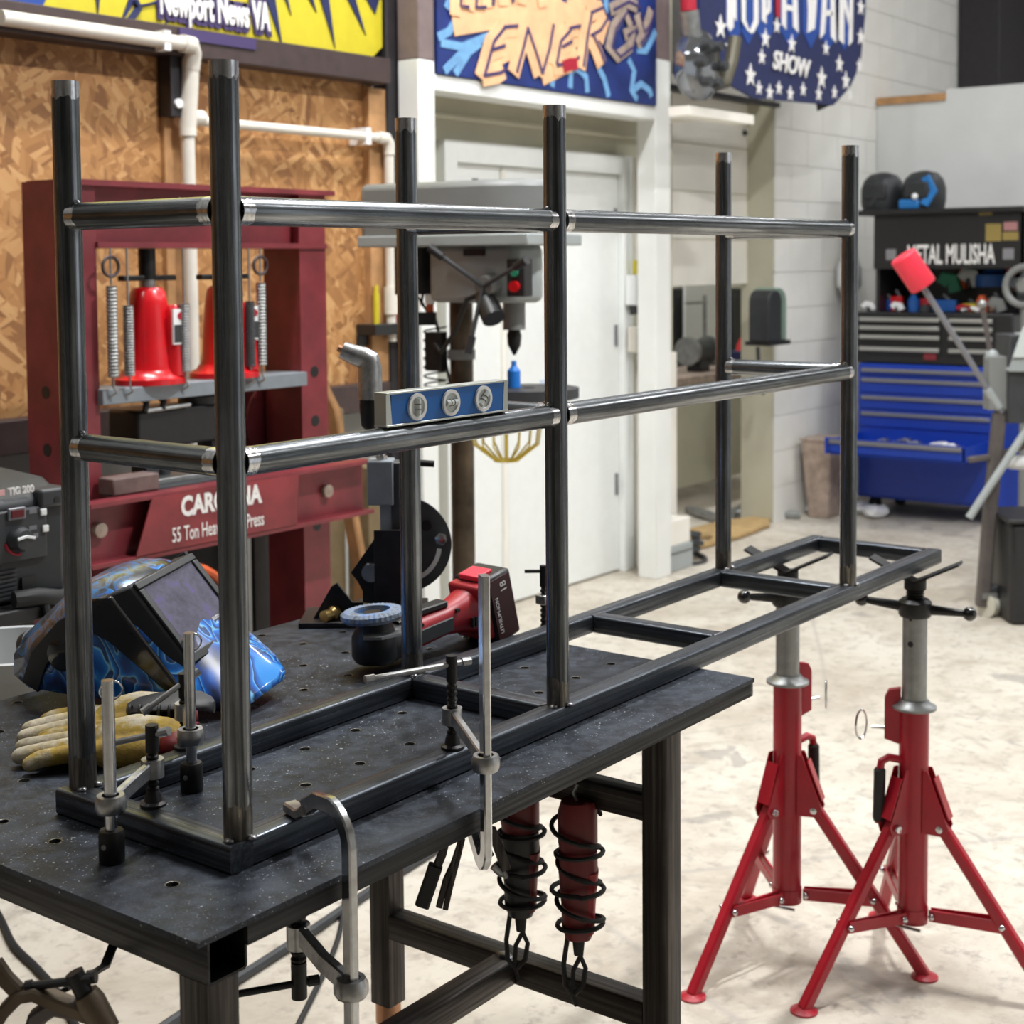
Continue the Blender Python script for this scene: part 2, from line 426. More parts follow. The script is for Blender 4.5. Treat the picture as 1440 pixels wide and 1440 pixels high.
# ------------------------------------------------------------------ the room
struct(MB().box(-7, 14, -8, 8, -.12, 0).build('floor', MAT['floor'], smooth=False))
struct(MB().box(-7, 14, -8, 8, CEIL, CEIL+.1).build('ceiling', simple('roof_sheet', (.50, .50, .50), .6), smooth=False))
for (lx, ly, ll, lw, le, wh_) in LAMPS:                # the LED battens the light comes from, the back room one added
    t = thing('ceiling_light', 'white LED batten under the roof '+wh_, 'lamp', (lx, ly, LAMP_Z), 'LED battens under the roof')
    MB().box(-ll/2-.03, ll/2+.03, -lw/2-.02, lw/2+.02, 0, .05).build('housing', MAT['white'], t, bevel=.006)
    for s in (-1, 1): MB().cyl((s*ll*.4, 0, .05), (s*ll*.4, 0, CEIL-LAMP_Z), .004, n=6).build('hanger', MAT['galv'], t)
WY = 2.6
# walls behind the camera, with the open bay door at the right
struct(MB().box(-7, 2.0, -5.6, -5.4, 0, CEIL).box(6.6, 14, -5.6, -5.4, 0, CEIL).box(2.0, 6.6, -5.6, -5.4, 3.4, CEIL).build('wall_front', simple('front_wall', (.32, .32, .31), .7), smooth=False))
struct(MB().box(-5.2, -5, -5.6, 2.6, 0, CEIL).build('wall_left', simple('left_wall', (.22, .21, .20), .7), smooth=False))
struct(MB().box(12, 12.2, -5.6, 5.3, 0, CEIL).build('wall_end', MAT['partition'], smooth=False))
# back wall on the left: low block wall, steel girts, OSB sheets
sc_ = thing('darkening_crate', 'black crate added to darken the space behind the press under its bed', 'crate', (1.6, 2.3, 0))  # added crate, put in to darken the wall seen under the bed
MB().box(-.45, .36, -.12, .20, 0, .72).build('body', MAT['black_plastic'], sc_, bevel=.01); MB().box(-.47, .38, -.14, .22, .72, .75).build('lid', MAT['dark_steel'], sc_, bevel=.006)
wb = struct(MB().box(-7, 3.25, WY+.02, WY+.2, 0, 4.9).build('wall_back', MAT['low_wall'], smooth=False))
xs = [-4.0, -2.78, -1.56, -.34, .88, 2.10, 3.06]
for a, b in zip(xs[:-1], xs[1:]):
    MB().box(a+.003, b-.003, WY-.012, WY+.02, 1.03, 2.13).build('osb_panel', MAT['osb'], wb, smooth=False)
MB().box(2.07, 2.135, WY-.03, WY-.01, 1.03, 2.12).build('batten', MAT['wood'], wb, smooth=False)
MB().box(3.0, 3.09, WY-.045, WY-.012, 1.03, 2.10).build('batten', MAT['wood'], wb, smooth=False)
struct(MB().box(-7, 3.06, WY-.10, WY+.02, 2.115, 2.205).build('trim_1', MAT['brown_steel'], bevel=.004))
struct(MB().box(-7, 3.06, WY-.08, WY+.02, .93, 1.03).build('trim_2', MAT['brown_steel'], bevel=.004))
struct(MB().box(3.097, 3.269, 2.55, 2.75, 0, 4.9).build('trim_3', MAT['dark_steel'], bevel=.006))

# white door surround: posts painted white up to shoulder of the sign, header beam, recess and double door
for i, (a, b) in enumerate(((3.144, 3.237), (4.784, 4.914))):
    zt = zat((a+b)/2, 2.44, 84)
    p = struct(MB().box(a, b, 2.44, 2.54, 0, zt).build('trim_%d' % (4+i), MAT['white_paint'], bevel=.004))
    MB().box(a, b, 2.44, 2.54, zt, 4.9).build('upper_post', MAT['mauve_steel'], p, bevel=.004)
zb0 = at(613, 127, y=2.44).z; zb1 = at(613, 108, y=2.44).z
struct(MB().box(3.237, 4.784, 2.44, 2.56, zb0, zb1+.01).build('trim_6', MAT['white_paint'], bevel=.003))
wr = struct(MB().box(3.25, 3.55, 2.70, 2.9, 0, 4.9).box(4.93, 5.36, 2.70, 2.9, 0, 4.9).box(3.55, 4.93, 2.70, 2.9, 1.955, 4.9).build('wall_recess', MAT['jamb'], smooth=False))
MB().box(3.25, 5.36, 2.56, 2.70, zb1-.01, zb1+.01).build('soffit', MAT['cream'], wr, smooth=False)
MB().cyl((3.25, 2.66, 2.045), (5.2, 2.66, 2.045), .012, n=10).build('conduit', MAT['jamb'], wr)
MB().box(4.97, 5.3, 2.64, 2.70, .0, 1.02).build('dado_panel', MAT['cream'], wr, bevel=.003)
dr = struct(MB().box(3.55, 3.63, 2.655, 2.72, 0, 1.955).box(4.85, 4.93, 2.655, 2.72, 0, 1.955).box(3.63, 4.85, 2.655, 2.72, 1.868, 1.955).build('door_1', MAT['door_white'], bevel=.003))
for k, (a, b) in enumerate(((3.632, 3.955), (3.965, 4.848))):
    lf = MB().box(a, b, 2.685, 2.715, .01, 1.864).build('door_leaf', MAT['door_white'], dr, bevel=.003)
    if k == 1:
        for z in (.42, 1.12, 1.66): MB().cyl((b-.03, 2.680, z-.05), (b-.03, 2.680, z+.05), .009, n=8).build('hinge', MAT['drawer_grey'], lf)
        MB().box(4.22, 4.32, 2.682, 2.686, .78, .95).build('notice', simple('notice_blue', (.55, .62, .75), .6), lf)
MB().cyl((3.95, 2.675, .05), (3.95, 2.675, 1.85), .012, n=8).build('astragal', MAT['cream'], dr)
# switch boxes and conduit beside the door
cb = thing('switch_box', 'white electrical switch box with conduit beside the white door', 'switch', (4.90, 2.64, 1.33))
MB().box(-.05, .05, -.05, .01, -.07, .07).build('box', MAT['white'], cb, bevel=.006)
MB().cyl((0, -.02, .07), (0, -.02, .62), .010, n=8).build('conduit', MAT['pvc'], cb)
MB().cyl((.0, -.02, .075), (.0, -.02, .14), .016, n=8).build('fitting', MAT['yellow'], cb)
MB().cyl((-.03, -.02, -.07), (-.02, -.02, -.11), .02, n=8).build('plug', MAT['dark_gray'], cb)
cb = thing('outlet_box', 'cream outlet box with round cover below the switch box', 'outlet', (4.94, 2.63, 1.10))
MB().box(-.09, .03, -.04, .01, -.06, .06).build('box', MAT['pvc'], cb, bevel=.006)
MB().lathe((.06, -.02, 0), (0, -1, 0), [(0, .0), (0, .055), (.03, .055), (.04, .04), (.04, 0)], 16).build('cover', MAT['white'], cb)
MB().cyl((-.02, -.02, -.06), (-.02, -.02, -.5), .008, n=8).build('conduit', MAT['pvc'], cb)

# doorway to the back room, block wall, partition
JX = 6.437
op = struct(MB().box(5.36, JX, 2.80, 2.9, 2.33, 4.9).build('wall_lintel', simple('upper_dark', (.105, .098, .092), .7), smooth=False))
MB().box(5.37, JX, 2.76, 2.80, 2.335, 2.40).build('lintel_beam', MAT['cream'], op, smooth=False)
MB().box(5.0, JX, 2.66, 2.70, 2.30, 2.325).build('rail', MAT['dark_steel'], op)
rd = struct(MB().box(5.40, JX, 2.86, 2.89, 1.335, 2.33).build('door_2', MAT['cream'], bevel=.002))
for z in (1.58, 1.83, 2.08): MB().box(5.40, JX, 2.856, 2.862, z-.003, z+.003).build('seam', MAT['jamb'], rd, smooth=False)
MB().ball((JX-.05, 2.85, 2.17), .016).build('latch', MAT['dark_gray'], rd)
struct(MB().box(JX, JX+.02, 2.70, 2.9, 0, 3.6).build('trim_7', MAT['jamb'], smooth=False))
wk = struct(MB().box(JX+.004, 11.5, 2.70, 2.9, 0, 4.6).build('wall_block', MAT['mortar'], smooth=False))
bl = None
bh, bw = .2, .4
for r in range(18):
    x = JX+.006 + (0 if r % 2 == 0 else -bw/2); z0 = r*bh
    while x < 10.4:
        a = max(x, JX+.006); b = x+bw
        if b-a > .1:
            full = abs((b-a)-bw) < 1e-6
            if full and bl is not None:
                o = bpy.data.objects.new('block', bl); COL.objects.link(o); o.parent = wk
            else:
                o = MB().box(0, b-a-.005, .004, .012, 0, bh-.005).build('block', MAT['block'], wk, smooth=False)
                if full: bl = o.data
            o.location = (a, 2.69, z0)
        x += bw
struct(MB().box(9.15, 9.75, 2.40, 2.68, 0, 4.9).build('trim_8', MAT['dark_steel'], bevel=.006))
struct(MB().box(9.95, 10.3, 2.30, 2.66, 0, 4.9).build('trim_9', MAT['mauve_steel'], bevel=.006))
wp = struct(MB().box(7.8, 7.95, 2.25, 2.69, 0, 2.42).box(7.8, 7.95, -4, 2.25, 0, 2.485).build('wall_right', MAT['partition'], smooth=False))
MB().box(7.785, 7.96, 2.25, 2.688, 2.42, 2.465).build('top_plank', MAT['wood'], wp, smooth=False)
# room behind the doorway
struct(MB().box(3.0, 11.5, 5.2, 5.3, 0, 4.9).build('wall_far', MAT['block'], smooth=False))
struct(MB().box(9.6, 9.7, 2.9, 5.2, 0, 4.9).build('wall_side', MAT['jamb'], smooth=False))

# ------------------------------------------------------------------ signs on the walls
SY = 2.565
yl = thing('wall_sign', 'yellow sign with blue lightning spikes reading Newport News VA', 'sign', (1.0, SY, 2.205))
MB().prism([(0, 0), (2.03, 0), (2.09, .05), (2.09, .85), (0, .85)], (1.0, SY+.021, 2.207), (1, 0, 0), (0, 0, 1), .02).build('panel', MAT['yellow'], yl, True, smooth=False)
def signp(u, v, y): q = at(u, v, y=y); return q
fr = []
for (u0, v0, u1, v1, u2, v2) in ((143, -20, 138, 22, 133, -20), (196, -8, 168, 38, 186, -14), (238, 10, 230, 45, 244, 12), (300, 20, 302, 40, 306, 22), (334, 30, 336, 48, 339, 30),
                                 (372, -10, 398, 68, 386, -12), (398, -10, 410, 22, 404, -10), (445, -20, 472, 68, 460, -24), (430, -10, 446, 18, 438, -12), (480, -20, 515, 50, 494, -24), (505, -20, 528, 20, 540, -24)):
    a, b, c = (signp(u, v, SY-.004) for u, v in ((u0, v0), (u1, v1), (u2, v2)))
    MB().add([a, b, c, a+V(0, .004, 0), b+V(0, .004, 0), c+V(0, .004, 0)], [(0,1,2),(5,4,3),(0,3,4,1),(1,4,5,2),(2,5,3,0)]).build('lightning_spike', MAT['navy'], yl, True, smooth=False)
a = signp(-40, 8, SY-.002); b = signp(54, 20, SY-.002); c = signp(75, -20, SY-.002); d = signp(-40, -20, SY-.002)
MB().add([a, b, c, d]+[p+V(0, .002, 0) for p in (a, b, c, d)], [(0,1,2,3),(7,6,5,4),(0,4,5,1),(1,5,6,2),(2,6,7,3),(3,7,4,0)]).build('blue_corner', MAT['sky_blue'], yl, True, smooth=False)
c = signp(303, 14, SY-.006)
text('Newport News VA', .125, MAT['lettering_white'], yl, face_minus_y((c.x, SY-.010, c.z)), ext=.003, off=.004, xs=.47)
text('Newport News VA', .125, MAT['dark_purple'], yl, face_minus_y((c.x, SY-.006, c.z)), name='lettering_outline', ext=.002, off=.021, xs=.47)
a = at(307, 55, y=WY-.104)
MB().cbox((a.x, WY-.1035, a.z), (.32, .006, .034)).build('dark_strip', MAT['dark_purple'], yl, True, smooth=False)
# the tall supporting stroke of the drawing on the yellow sign
MB().tube([signp(190, 0, SY-.004), signp(195, 12, SY-.004), signp(182, 30, SY-.004), signp(172, 36, SY-.004)], .012, 6).build('drawn_stroke', MAT['navy'], yl, True)
MB().tube([signp(186, 4, SY-.004), signp(200, 8, SY-.004), signp(225, 2, SY-.004)], .004, 6).build('drawn_stroke', MAT['navy'], yl, True)

# graffiti sign over the door
EY = 2.43
en = thing('wall_sign', 'blue graffiti sign with peach letters reading ENERGY over the white door', 'sign', (3.24, EY, zb1))
MB().box(3.243, 4.775, EY, EY+.012, zb1+.012, 2.95).build('panel', MAT['sign_blue'], en, True, smooth=False)
SN = [0]
def stroke(pts, wd, mat, name, lift, th=.003):
    SN[0] += 1; lift += .00006*SN[0]
    q = [at(u, v, y=EY-lift) for u, v in pts]
    m = MB(); m.strip(q, th, wd, (0, 1, 0)); return m.build(name, mat, en, True, smooth=False)
glow = [[(620, 60), (650, 66), (690, 50)], [(625, 100), (650, 74), (672, 62)], [(640, 104), (660, 72), (676, 60)], [(616, 52), (632, 44), (640, 30)], [(776, 122), (778, 108), (790, 100)],
        [(802, 124), (803, 100), (812, 96), (824, 108), (826, 130)], [(842, 96), (850, 112), (856, 136)], [(884, 84), (892, 100), (888, 128), (896, 140)], [(888, 128), (902, 118), (914, 128), (916, 136)],
        [(896, 70), (908, 72), (922, 44)], [(852, -20), (852, 18)], [(636, -10), (628, 12)]]
for p in glow: stroke(p, .032, MAT['light_blue'], 'lightning_line', .002)
halo = [[(636, 28), (700, 18), (760, 12), (800, 26)], [(640, 14), (660, 6), (720, 8), (790, 2)], [(690, 46), (730, 30), (770, 30)], [(700, 70), (740, 50), (760, 60)], [(760, 70), (800, 50), (830, 30)],
        [(680, 90), (704, 96)], [(760, 100), (800, 80), (810, 70)], [(800, 20), (836, 14), (846, 30), (838, 50)]]
for p in halo: stroke(p, .12, MAT['peach'], 'paint_field', .0035)
LET = {'E': [[(706, 40), (690, 60), (680, 96), (676, 110)], [(704, 40), (724, 38)], [(688, 72), (706, 66)], [(678, 108), (700, 104), (708, 98)]],
       'N': [[(722, 104), (732, 66), (738, 40)], [(738, 42), (752, 84), (758, 106)], [(758, 106), (768, 70), (774, 36)]],
       'E2': [[(798, 44), (784, 60), (778, 92)], [(796, 42), (812, 38)], [(786, 68), (800, 60)], [(778, 94), (800, 90), (810, 82)]],
       'R': [[(816, 96), (822, 50), (828, 18)], [(826, 20), (844, 12), (850, 28), (840, 44), (826, 52)], [(830, 52), (840, 74), (846, 92)]]}
for k, ss in LET.items():
    for p in ss: stroke(p, .075, MAT['peach'], 'letter_stroke', .006)
    for p in ss: stroke([(u+5, v-2) for u, v in p], .014, MAT['dark_purple'], 'letter_outline', .009)
for ss in ([(888, 36), (878, 16), (862, 40), (856, 66), (868, 80), (886, 66), (892, 40), (878, 50)], [(896, 20), (902, 46), (912, 30)], [(916, 14), (906, 48), (896, 62)], [(858, 14), (880, 2), (896, 10)]):
    stroke(ss, .055, MAT['taupe'], 'letter_stroke', .006)
    stroke([(u+5, v) for u, v in ss], .014, MAT['dark_purple'], 'letter_outline', .009)
for p in ([(640, -14), (640, 22)], [(662, -14), (660, 14)], [(684, -14), (684, 10)], [(706, -14), (708, 8)], [(734, -14), (734, 6)], [(760, -14), (764, 10)]):
    stroke(p, .06, MAT['peach'], 'letter_stroke', .006)
for p in ([(650, -14), (648, 8), (660, 10)], [(672, -14), (670, 10), (684, 10)], [(696, -14), (694, 8)], [(722, -14), (722, 4)]):
    stroke(p, .014, MAT['dark_purple'], 'letter_outline', .009)
stroke([(792, 94), (802, 90), (812, 90)], .05, MAT['flag_red'], 'red_mark', .008)

# star-spangled sign hanging in front of the block wall
BY = 2.25
st = thing('wall_sign', 'navy star covered hanging sign reading SHOW by the block wall', 'sign', (5.0, BY, 2.2))
def sp(u, v, lift=0.): return at(u, v, y=BY-lift)
out = [(984, -60), (984, 40), (988, 80), (1010, 110), (1050, 132), (1060, 138), (1150, 146), (1172, 148), (1196, 122), (1210, 90), (1217, 20), (1219, -60)]
pts = [sp(u, v) for u, v in out]
MB().add(pts+[p+V(0, .015, 0) for p in pts], [tuple(range(len(pts))), tuple(range(2*len(pts)-1, len(pts)-1, -1))]+[(i, (i+1) % len(pts), len(pts)+(i+1) % len(pts), len(pts)+i) for i in range(len(pts))]).build('panel', MAT['navy'], st, True, smooth=False)
for (u0, u1) in ((1024, 1040), (1044, 1060), (1066, 1084), (1100, 1122), (1132, 1148), (1154, 1176), (1178, 1196)):
    k = .2*(u0-1024)
    q = [sp(u0-3, -60, .003), sp(u0-3, 38+k*.25, .003), sp((u0+u1)/2, 62+k*.3, .003), sp(u1+3, 42+k*.25, .003), sp(u1+3, -60, .003)]
    MB().add(q+[p+V(0, .003, 0) for p in q], [(0,1,2,3,4),(9,8,7,6,5)]+[(i,(i+1)%5,5+(i+1)%5,5+i) for i in range(5)]).build('blue_drop', MAT['sky_blue'], st, True, smooth=False)
def slab(q, mat, name, root, th=.004):
    n = len(q); return MB().add(list(q)+[p+V(0, th, 0) for p in q], [tuple(range(n)), tuple(range(2*n-1, n-1, -1))]+[(i,(i+1)%n,n+(i+1)%n,n+i) for i in range(n)]).build(name, mat, root, True, smooth=False)
LL = .008
def bigletter(polys):
    for p in polys: slab([sp(u, v, LL) for u, v in p], MAT['lettering_white'], 'letter', st)
bigletter([[(1024,-60),(1032,-60),(1032,38),(1027,44),(1023,36)], [(1032,-4),(1036,-4),(1036,30),(1032,24)],
           [(1042,-60),(1049,-60),(1049,28),(1053,40),(1056,42),(1056,46),(1051,42),(1044,30)], [(1061,-60),(1067,-60),(1067,32),(1060,46),(1056,47),(1056,41),(1061,28)],
           [(1072,-60),(1078,-60),(1078,34),(1072,28)], [(1078,22),(1084,16),(1084,-60),(1080,-60),(1080,10),(1078,14)],
           [(1100,-60),(1106,-60),(1106,42),(1100,34)], [(1106,6),(1114,8),(1116,16),(1106,14)], [(1114,-60),(1120,-60),(1123,46),(1116,38)],
           [(1132,-60),(1138,-60),(1142,6),(1146,-60),(1152,-60),(1148,14),(1146,40),(1136,46),(1137,14)],
           [(1160,-60),(1165,-60),(1162,20),(1160,46),(1154,54)], [(1161,14),(1172,14),(1172,22),(1161,22)], [(1168,-60),(1173,-60),(1176,60),(1169,52)],
           [(1182,-60),(1188,-60),(1187,62),(1180,56)], [(1187,-20),(1196,30),(1196,44),(1187,8)], [(1196,-60),(1201,-60),(1199,58),(1194,64)]])
slab([sp(u, v, LL) for u, v in ((1090,-60),(1098,-60),(1097,26),(1092,22))], MAT['flag_red'], 'letter', st)
c = sp(1112, 92, LL)
text('SHOW', .125, MAT['lettering_white'], st, face_minus_y((c.x, BY-.010, c.z)) @ Matrix.Rotation(-.03, 4, 'Z'), ext=.003, off=.003, xs=1.02, shear=.18)
def star(u, v, r, root, pf):
    c = pf(u, v, .006); q = []
    for i in range(10):
        a = PI/2+i*PI/5; rr = r if i % 2 == 0 else r*.42
        q.append(c+V(rr*math.cos(a), 0, rr*math.sin(a)))
    slab(q, MAT['lettering_white'], 'star', root)
for (u, v, r) in ((1014, 38, .07), (1077, 54, .06), (1093, 36, .05), (1114, 62, .06), (1162, 68, .05), (1211, 10, .06), (1211, 52, .06), (1181, 90, .06), (1209, 92, .05), (1072, 80, .05), (1056, 106, .07), (1156, 110, .075), (1190, 114, .065),
                  (1068, 124, .045), (1083, 130, .05), (1096, 124, .045), (1112, 132, .05), (1130, 126, .045), (1152, 132, .05), (1174, 130, .045), (1026, 66, .05), (1018, 108, .05), (1196, 134, .04)):
    star(u, v, r*.82, st, sp)
for u in (1010, 1190):
    q = sp(u, -40); MB().cyl((q.x, BY+.008, q.z), (q.x, BY+.008, CEIL), .006, n=6).build('hanging_rod', MAT['dark_steel'], st, True)
slab([sp(u, v, -.02) for u, v in ((1148, 144), (1158, 138), (1172, 146), (1160, 152), (1150, 156))], MAT['black_rubber'], 'torn_flap', st)
# chrome engine hung at the sign's left edge
ec = at(982, 92, y=2.1)
eg = thing('chrome_engine', 'small chrome engine hanging left of the star sign', 'engine', ec)
k = MB(); k.lathe((0, .05, 0), (0, -1, 0), [(0, .0), (0, .13), (.03, .15), (.07, .15), (.10, .11), (.11, 0)], 20); k.build('crankcase', MAT['glass_eye'], eg)
for i in range(6):
    a = i*PI/3; MB().cyl((.09*math.cos(a), -.05, .09*math.sin(a)), (.09*math.cos(a), -.09, .09*math.sin(a)), .022, n=8).build('bolt', MAT['dark_gray'], eg)
MB().cyl((-.05, 0, .10), (-.08, 0, .22), .04, .045, n=12).build('cylinder', MAT['galv'], eg)
MB().cyl((-.08, 0, .22), (-.085, 0, .27), .035, n=12).build('cap', MAT['flag_red'], eg)
MB().cyl((-.085, 0, .27), (-.07, 0, .33), .03, .02, n=10).build('plug', MAT['white'], eg)
MB().tube([(.08, -.02, -.08), (.16, -.04, -.06), (.22, -.04, .04), (.25, -.04, .14)], .03, 10).build('exhaust_pipe', simple('olive', (.10, .09, .06), .5, .3), eg)
MB().box(-.08, .50, .0, .1, -.215, -.175).build('shelf_plank', MAT['cream'], eg)
MB().cyl((-.05, .05, .1), (-.05, .05, CEIL-ec.z), .005, n=6).build('hanging_cable', MAT['dark_steel'], eg)

# ------------------------------------------------------------------ white water pipes on the OSB
PYY = WY-.055
def pp(u, v): return at(u, v, y=PYY)
pv = thing('pipe_run', 'white plastic pipe run with elbows and a tee along the OSB wall', 'pipe', pp(258, 165))
a = pp(-20, 26); b = pp(252, 71); zc = pp(258, 165).z; xv = pp(258, 165).x
zz = pp(120, 48).z
MB().cyl((a.x, PYY-.07, zz), (xv-.02, PYY-.07, zz), .022, n=14).build('pipe', MAT['pvc'], pv, True)
MB().tube([(xv-.06, PYY-.07, zz), (xv-.02, PYY-.065, zz), (xv, PYY-.05, zz-.02), (xv, PYY-.04, zz-.07)], .028, 14).build('elbow', MAT['pvc'], pv, True)
MB().cyl((xv, PYY-.04, zz-.06), (xv, PYY-.02, zz-.25), .027, n=14).build('coupling', MAT['pvc'], pv, True)
MB().cyl((xv, PYY-.02, zz-.2), (xv, PYY-.02, .75), .021, n=14).build('pipe', MAT['pvc'], pv, True)
MB().cyl((xv, PYY-.02, zc-.06), (xv, PYY-.02, zc+.06), .027, n=14).cyl((xv, PYY-.02, zc), (xv+.06, PYY-.02, zc), .025, n=14).build('tee', MAT['pvc'], pv, True)
xe = pp(541, 190).x
MB().cyl((xv+.04, PYY-.02, zc-.01), (xe-.03, PYY-.02, zc-.01), .016, n=12).build('pipe', MAT['pvc'], pv, True)
MB().tube([(xe-.06, PYY-.02, zc-.01), (xe-.015, PYY-.02, zc-.01), (xe, PYY-.02, zc-.03), (xe, PYY-.02, zc-.07)], .022, 12).build('elbow', MAT['pvc'], pv, True)
zl = pp(541, 480).z
MB().cyl((xe, PYY-.02, zc-.05), (xe, PYY-.02, zl), .018, n=12).build('pipe', MAT['pvc'], pv, True)
MB().cyl((xe, PYY-.02, zl+.1), (xe, PYY-.02, zl+.2), .026, n=12).build('coupling', MAT['pvc'], pv, True)
for u in (210, 506): 
    x = pp(u, 100).x; z = zz if u == 210 else zc-.01
    MB().box(x-.012, x+.012, PYY-.09 if u == 210 else PYY-.04, WY-.01, z-.03, z+.03).build('clip', MAT['white'], pv, True)
bk = thing('steel_bracket', 'black steel bracket on the OSB beside the pipe elbow', 'bracket', pp(243, 110))
MB().box(-.025, .02, -.02, .045, -.12, .10).build('plate', MAT['dark_steel'], bk); MB().cyl((0, -.03, -.08), (0, 0, -.08), .015, n=8).build('bolt', MAT['white'], bk)
# magnetic tool rack at the right end of the OSB
q = at(545, 462, y=WY-.06)
rk = thing('tool_shelf', 'small black wall shelf at the right end of the OSB', 'shelf', q)
MB().box(-.12, .10, -.05, .045, -.02, .02).build('shelf_board', MAT['black_plastic'], rk, bevel=.003); MB().box(-.12, .10, .03, .045, -.06, -.02).build('back_plate', MAT['black_plastic'], rk)
t1 = thing('spray_can', 'red spray can on the small wall shelf', 'can', q+V(.07, 0, .02)); MB().lathe((0,0,0), (0,0,1), [(0,.028),(.14,.028),(.155,.016),(.16,.016)], 14).build('can', MAT['jack_red'], t1); MB().cyl((0,0,.16), (0,0,.19), .013, n=10).build('cap', MAT['white'], t1)
t1 = thing('marker_pen', 'yellow paint marker standing on the small wall shelf', 'marker', q+V(-.06, 0, .02)); MB().cyl((0,0,0), (0,0,.11), .012, n=10).build('barrel', MAT['yellow'], t1); MB().cyl((0,0,.11), (0,0,.14), .009, n=10).build('cap', MAT['yellow'], t1)
# ------------------------------------------------------------------ welded tube rack on the table
PXS = (0., .575, 1.494); DW = .2594; RO = .0152
ZM, ZU, ZT = TT+.4211, TT+.6796, TT+.830
rk = thing('tube_rack', 'large welded frame of dark round and square steel tube on the table', 'rack', (0, 0, TT))
def rtube(name, p0, p1, axis, ro=RO, ri=.0128):
    return MB().pipe(p0, p1, ro, ri, 32).build(name, MAT['mill_'+axis], rk, True)
def jag_band(p0, ax, L, r, parent, mat='ground', n=32, name='ground_band', amp=.004):
    """bright ground sleeve whose inner end is ragged"""
    ax = Vector(ax).normalized(); e = ax.orthogonal().normalized(); q = ax.cross(e); p0 = Vector(p0)
    rings = [[p0+(e*math.cos(2*PI*j/n)+q*math.sin(2*PI*j/n))*r for j in range(n)],
             [p0+ax*(L+random.uniform(-amp, amp))+(e*math.cos(2*PI*j/n)+q*math.sin(2*PI*j/n))*r for j in range(n)]]
    return MB().loft(rings, True, False).build(name, MAT[mat], parent, True)
for x in PXS:
    for y in (0, DW):
        p = rtube('post', (x, y, HT), (x, y, ZT), 'z')
        jag_band((x, y, ZT), (0, 0, -1), .018, RO+.0002, p, name='ground_tip')
        jag_band((x, y, HT), (0, 0, 1), .035, RO+.0002, p, 'worn', name='bare_foot', amp=.006)
        for a in (3.4, 4.9) if y == 0 else (4.0, 5.4):
            MB().ball((x+(RO+.002)*math.cos(a), y+(RO+.002)*math.sin(a), HT+.001), (.006, .006, .0035), 10, 6).build('weld_bead', MAT['weld'], p, True)
def rail(p0, p1, axis):
    p0, p1 = Vector(p0), Vector(p1); d = (p1-p0).normalized()
    a, b = p0+d*(RO-.004), p1-d*(RO-.004)
    r = rtube('rail', a, b, axis)
    for q, dd in ((a, d), (b, -d)):
        jag_band(q, dd, .016, RO+.0002, r, amp=.002)
        up = V(0, 0, 1)
        MB().ball(q+dd*.005+up*(RO+.0005), (.004, .004, .003), 8, 6).build('weld_bead', MAT['weld'], r, True)
for z in (ZM, ZU):
    for a, b in zip(PXS[:-1], PXS[1:]): rail((a, 0, z), (b, 0, z), 'x')
    for x in PXS: rail((x, 0, z), (x, DW, z), 'y')
def sqtube(name, p0, p1, axis, w=.032, h=.0298):
    p0, p1 = Vector(p0), Vector(p1); d = (p1-p0).normalized(); side = V(0, 0, 1).cross(d); c = .004
    prof = []
    for sx, sy, a0 in ((1, -1, -PI/2), (1, 1, 0), (-1, 1, PI/2), (-1, -1, PI)):
        for k in range(4):
            a = a0+k*PI/6; prof.append((sx*(w/2-c)+c*math.cos(a), sy*(h/2-c)+c*math.sin(a)))
    rings = [[q+side*x+V(0, 0, y) for x, y in prof] for q in (p0, p1)]
    o = MB().loft(rings).build(name, MAT['base_'+axis], rk, True, ang=.9)
    return o
zc = TT+.0149+.0002
XE0, XE1 = -.026, 1.911
for y in (0, DW): sqtube('base_rail', (XE0+.032, y, zc), (XE1-.0, y, zc), 'x')
sqtube('base_end', (XE0+.016, -.016, zc), (XE0+.016, DW+.016, zc), 'y')
sqtube('base_end', (XE1-.016, .016, zc), (XE1-.016, DW-.016, zc), 'y')
for x in (.572, 1.036, 1.472):
    c = sqtube('cross_member', (x, .016, zc), (x, DW-.016, zc), 'y')
    for y, s in ((.014, 1), (DW-.014, -1)):
        MB().strip([(x-.016, y, zc+.0145), (x+.016, y, zc+.0145)], .005, .0022, (0, 1, 0)).build('weld_bead', MAT['weld'], c, True)

# ------------------------------------------------------------------ torpedo level on the front middle rail
lv = thing('torpedo_level', 'small blue spirit level standing on the front middle rail', 'level', frame((.228, -.0, ZM+RO+.0006), (1, 0, 0)))
L, Hh, Wd = .229, .040, .020
m = MB(); m.box(0, L, -Wd/2, Wd/2, 0, .0025); m.box(0, L, -Wd/2, Wd/2, Hh-.0025, Hh); m.build('flanges', MAT['aluminium'], lv, bevel=.0006)
MB().prism([(0, .0025), (.010, .0025), (.007, Hh-.0025), (0, Hh-.0025)], (0, Wd/2-.001, 0), (1, 0, 0), (0, 0, 1), Wd-.002).build('end_frame', MAT['aluminium'], lv)
MB().prism([(L-.010, .0025), (L, .0025), (L, Hh-.0025), (L-.007, Hh-.0025)], (0, Wd/2-.001, 0), (1, 0, 0), (0, 0, 1), Wd-.002).build('end_frame', MAT['aluminium'], lv)
MB().box(.0095, L-.0095, -Wd/2+.0014, Wd/2-.0014, .0025, Hh-.0025).build('web', MAT['level_blue'], lv)
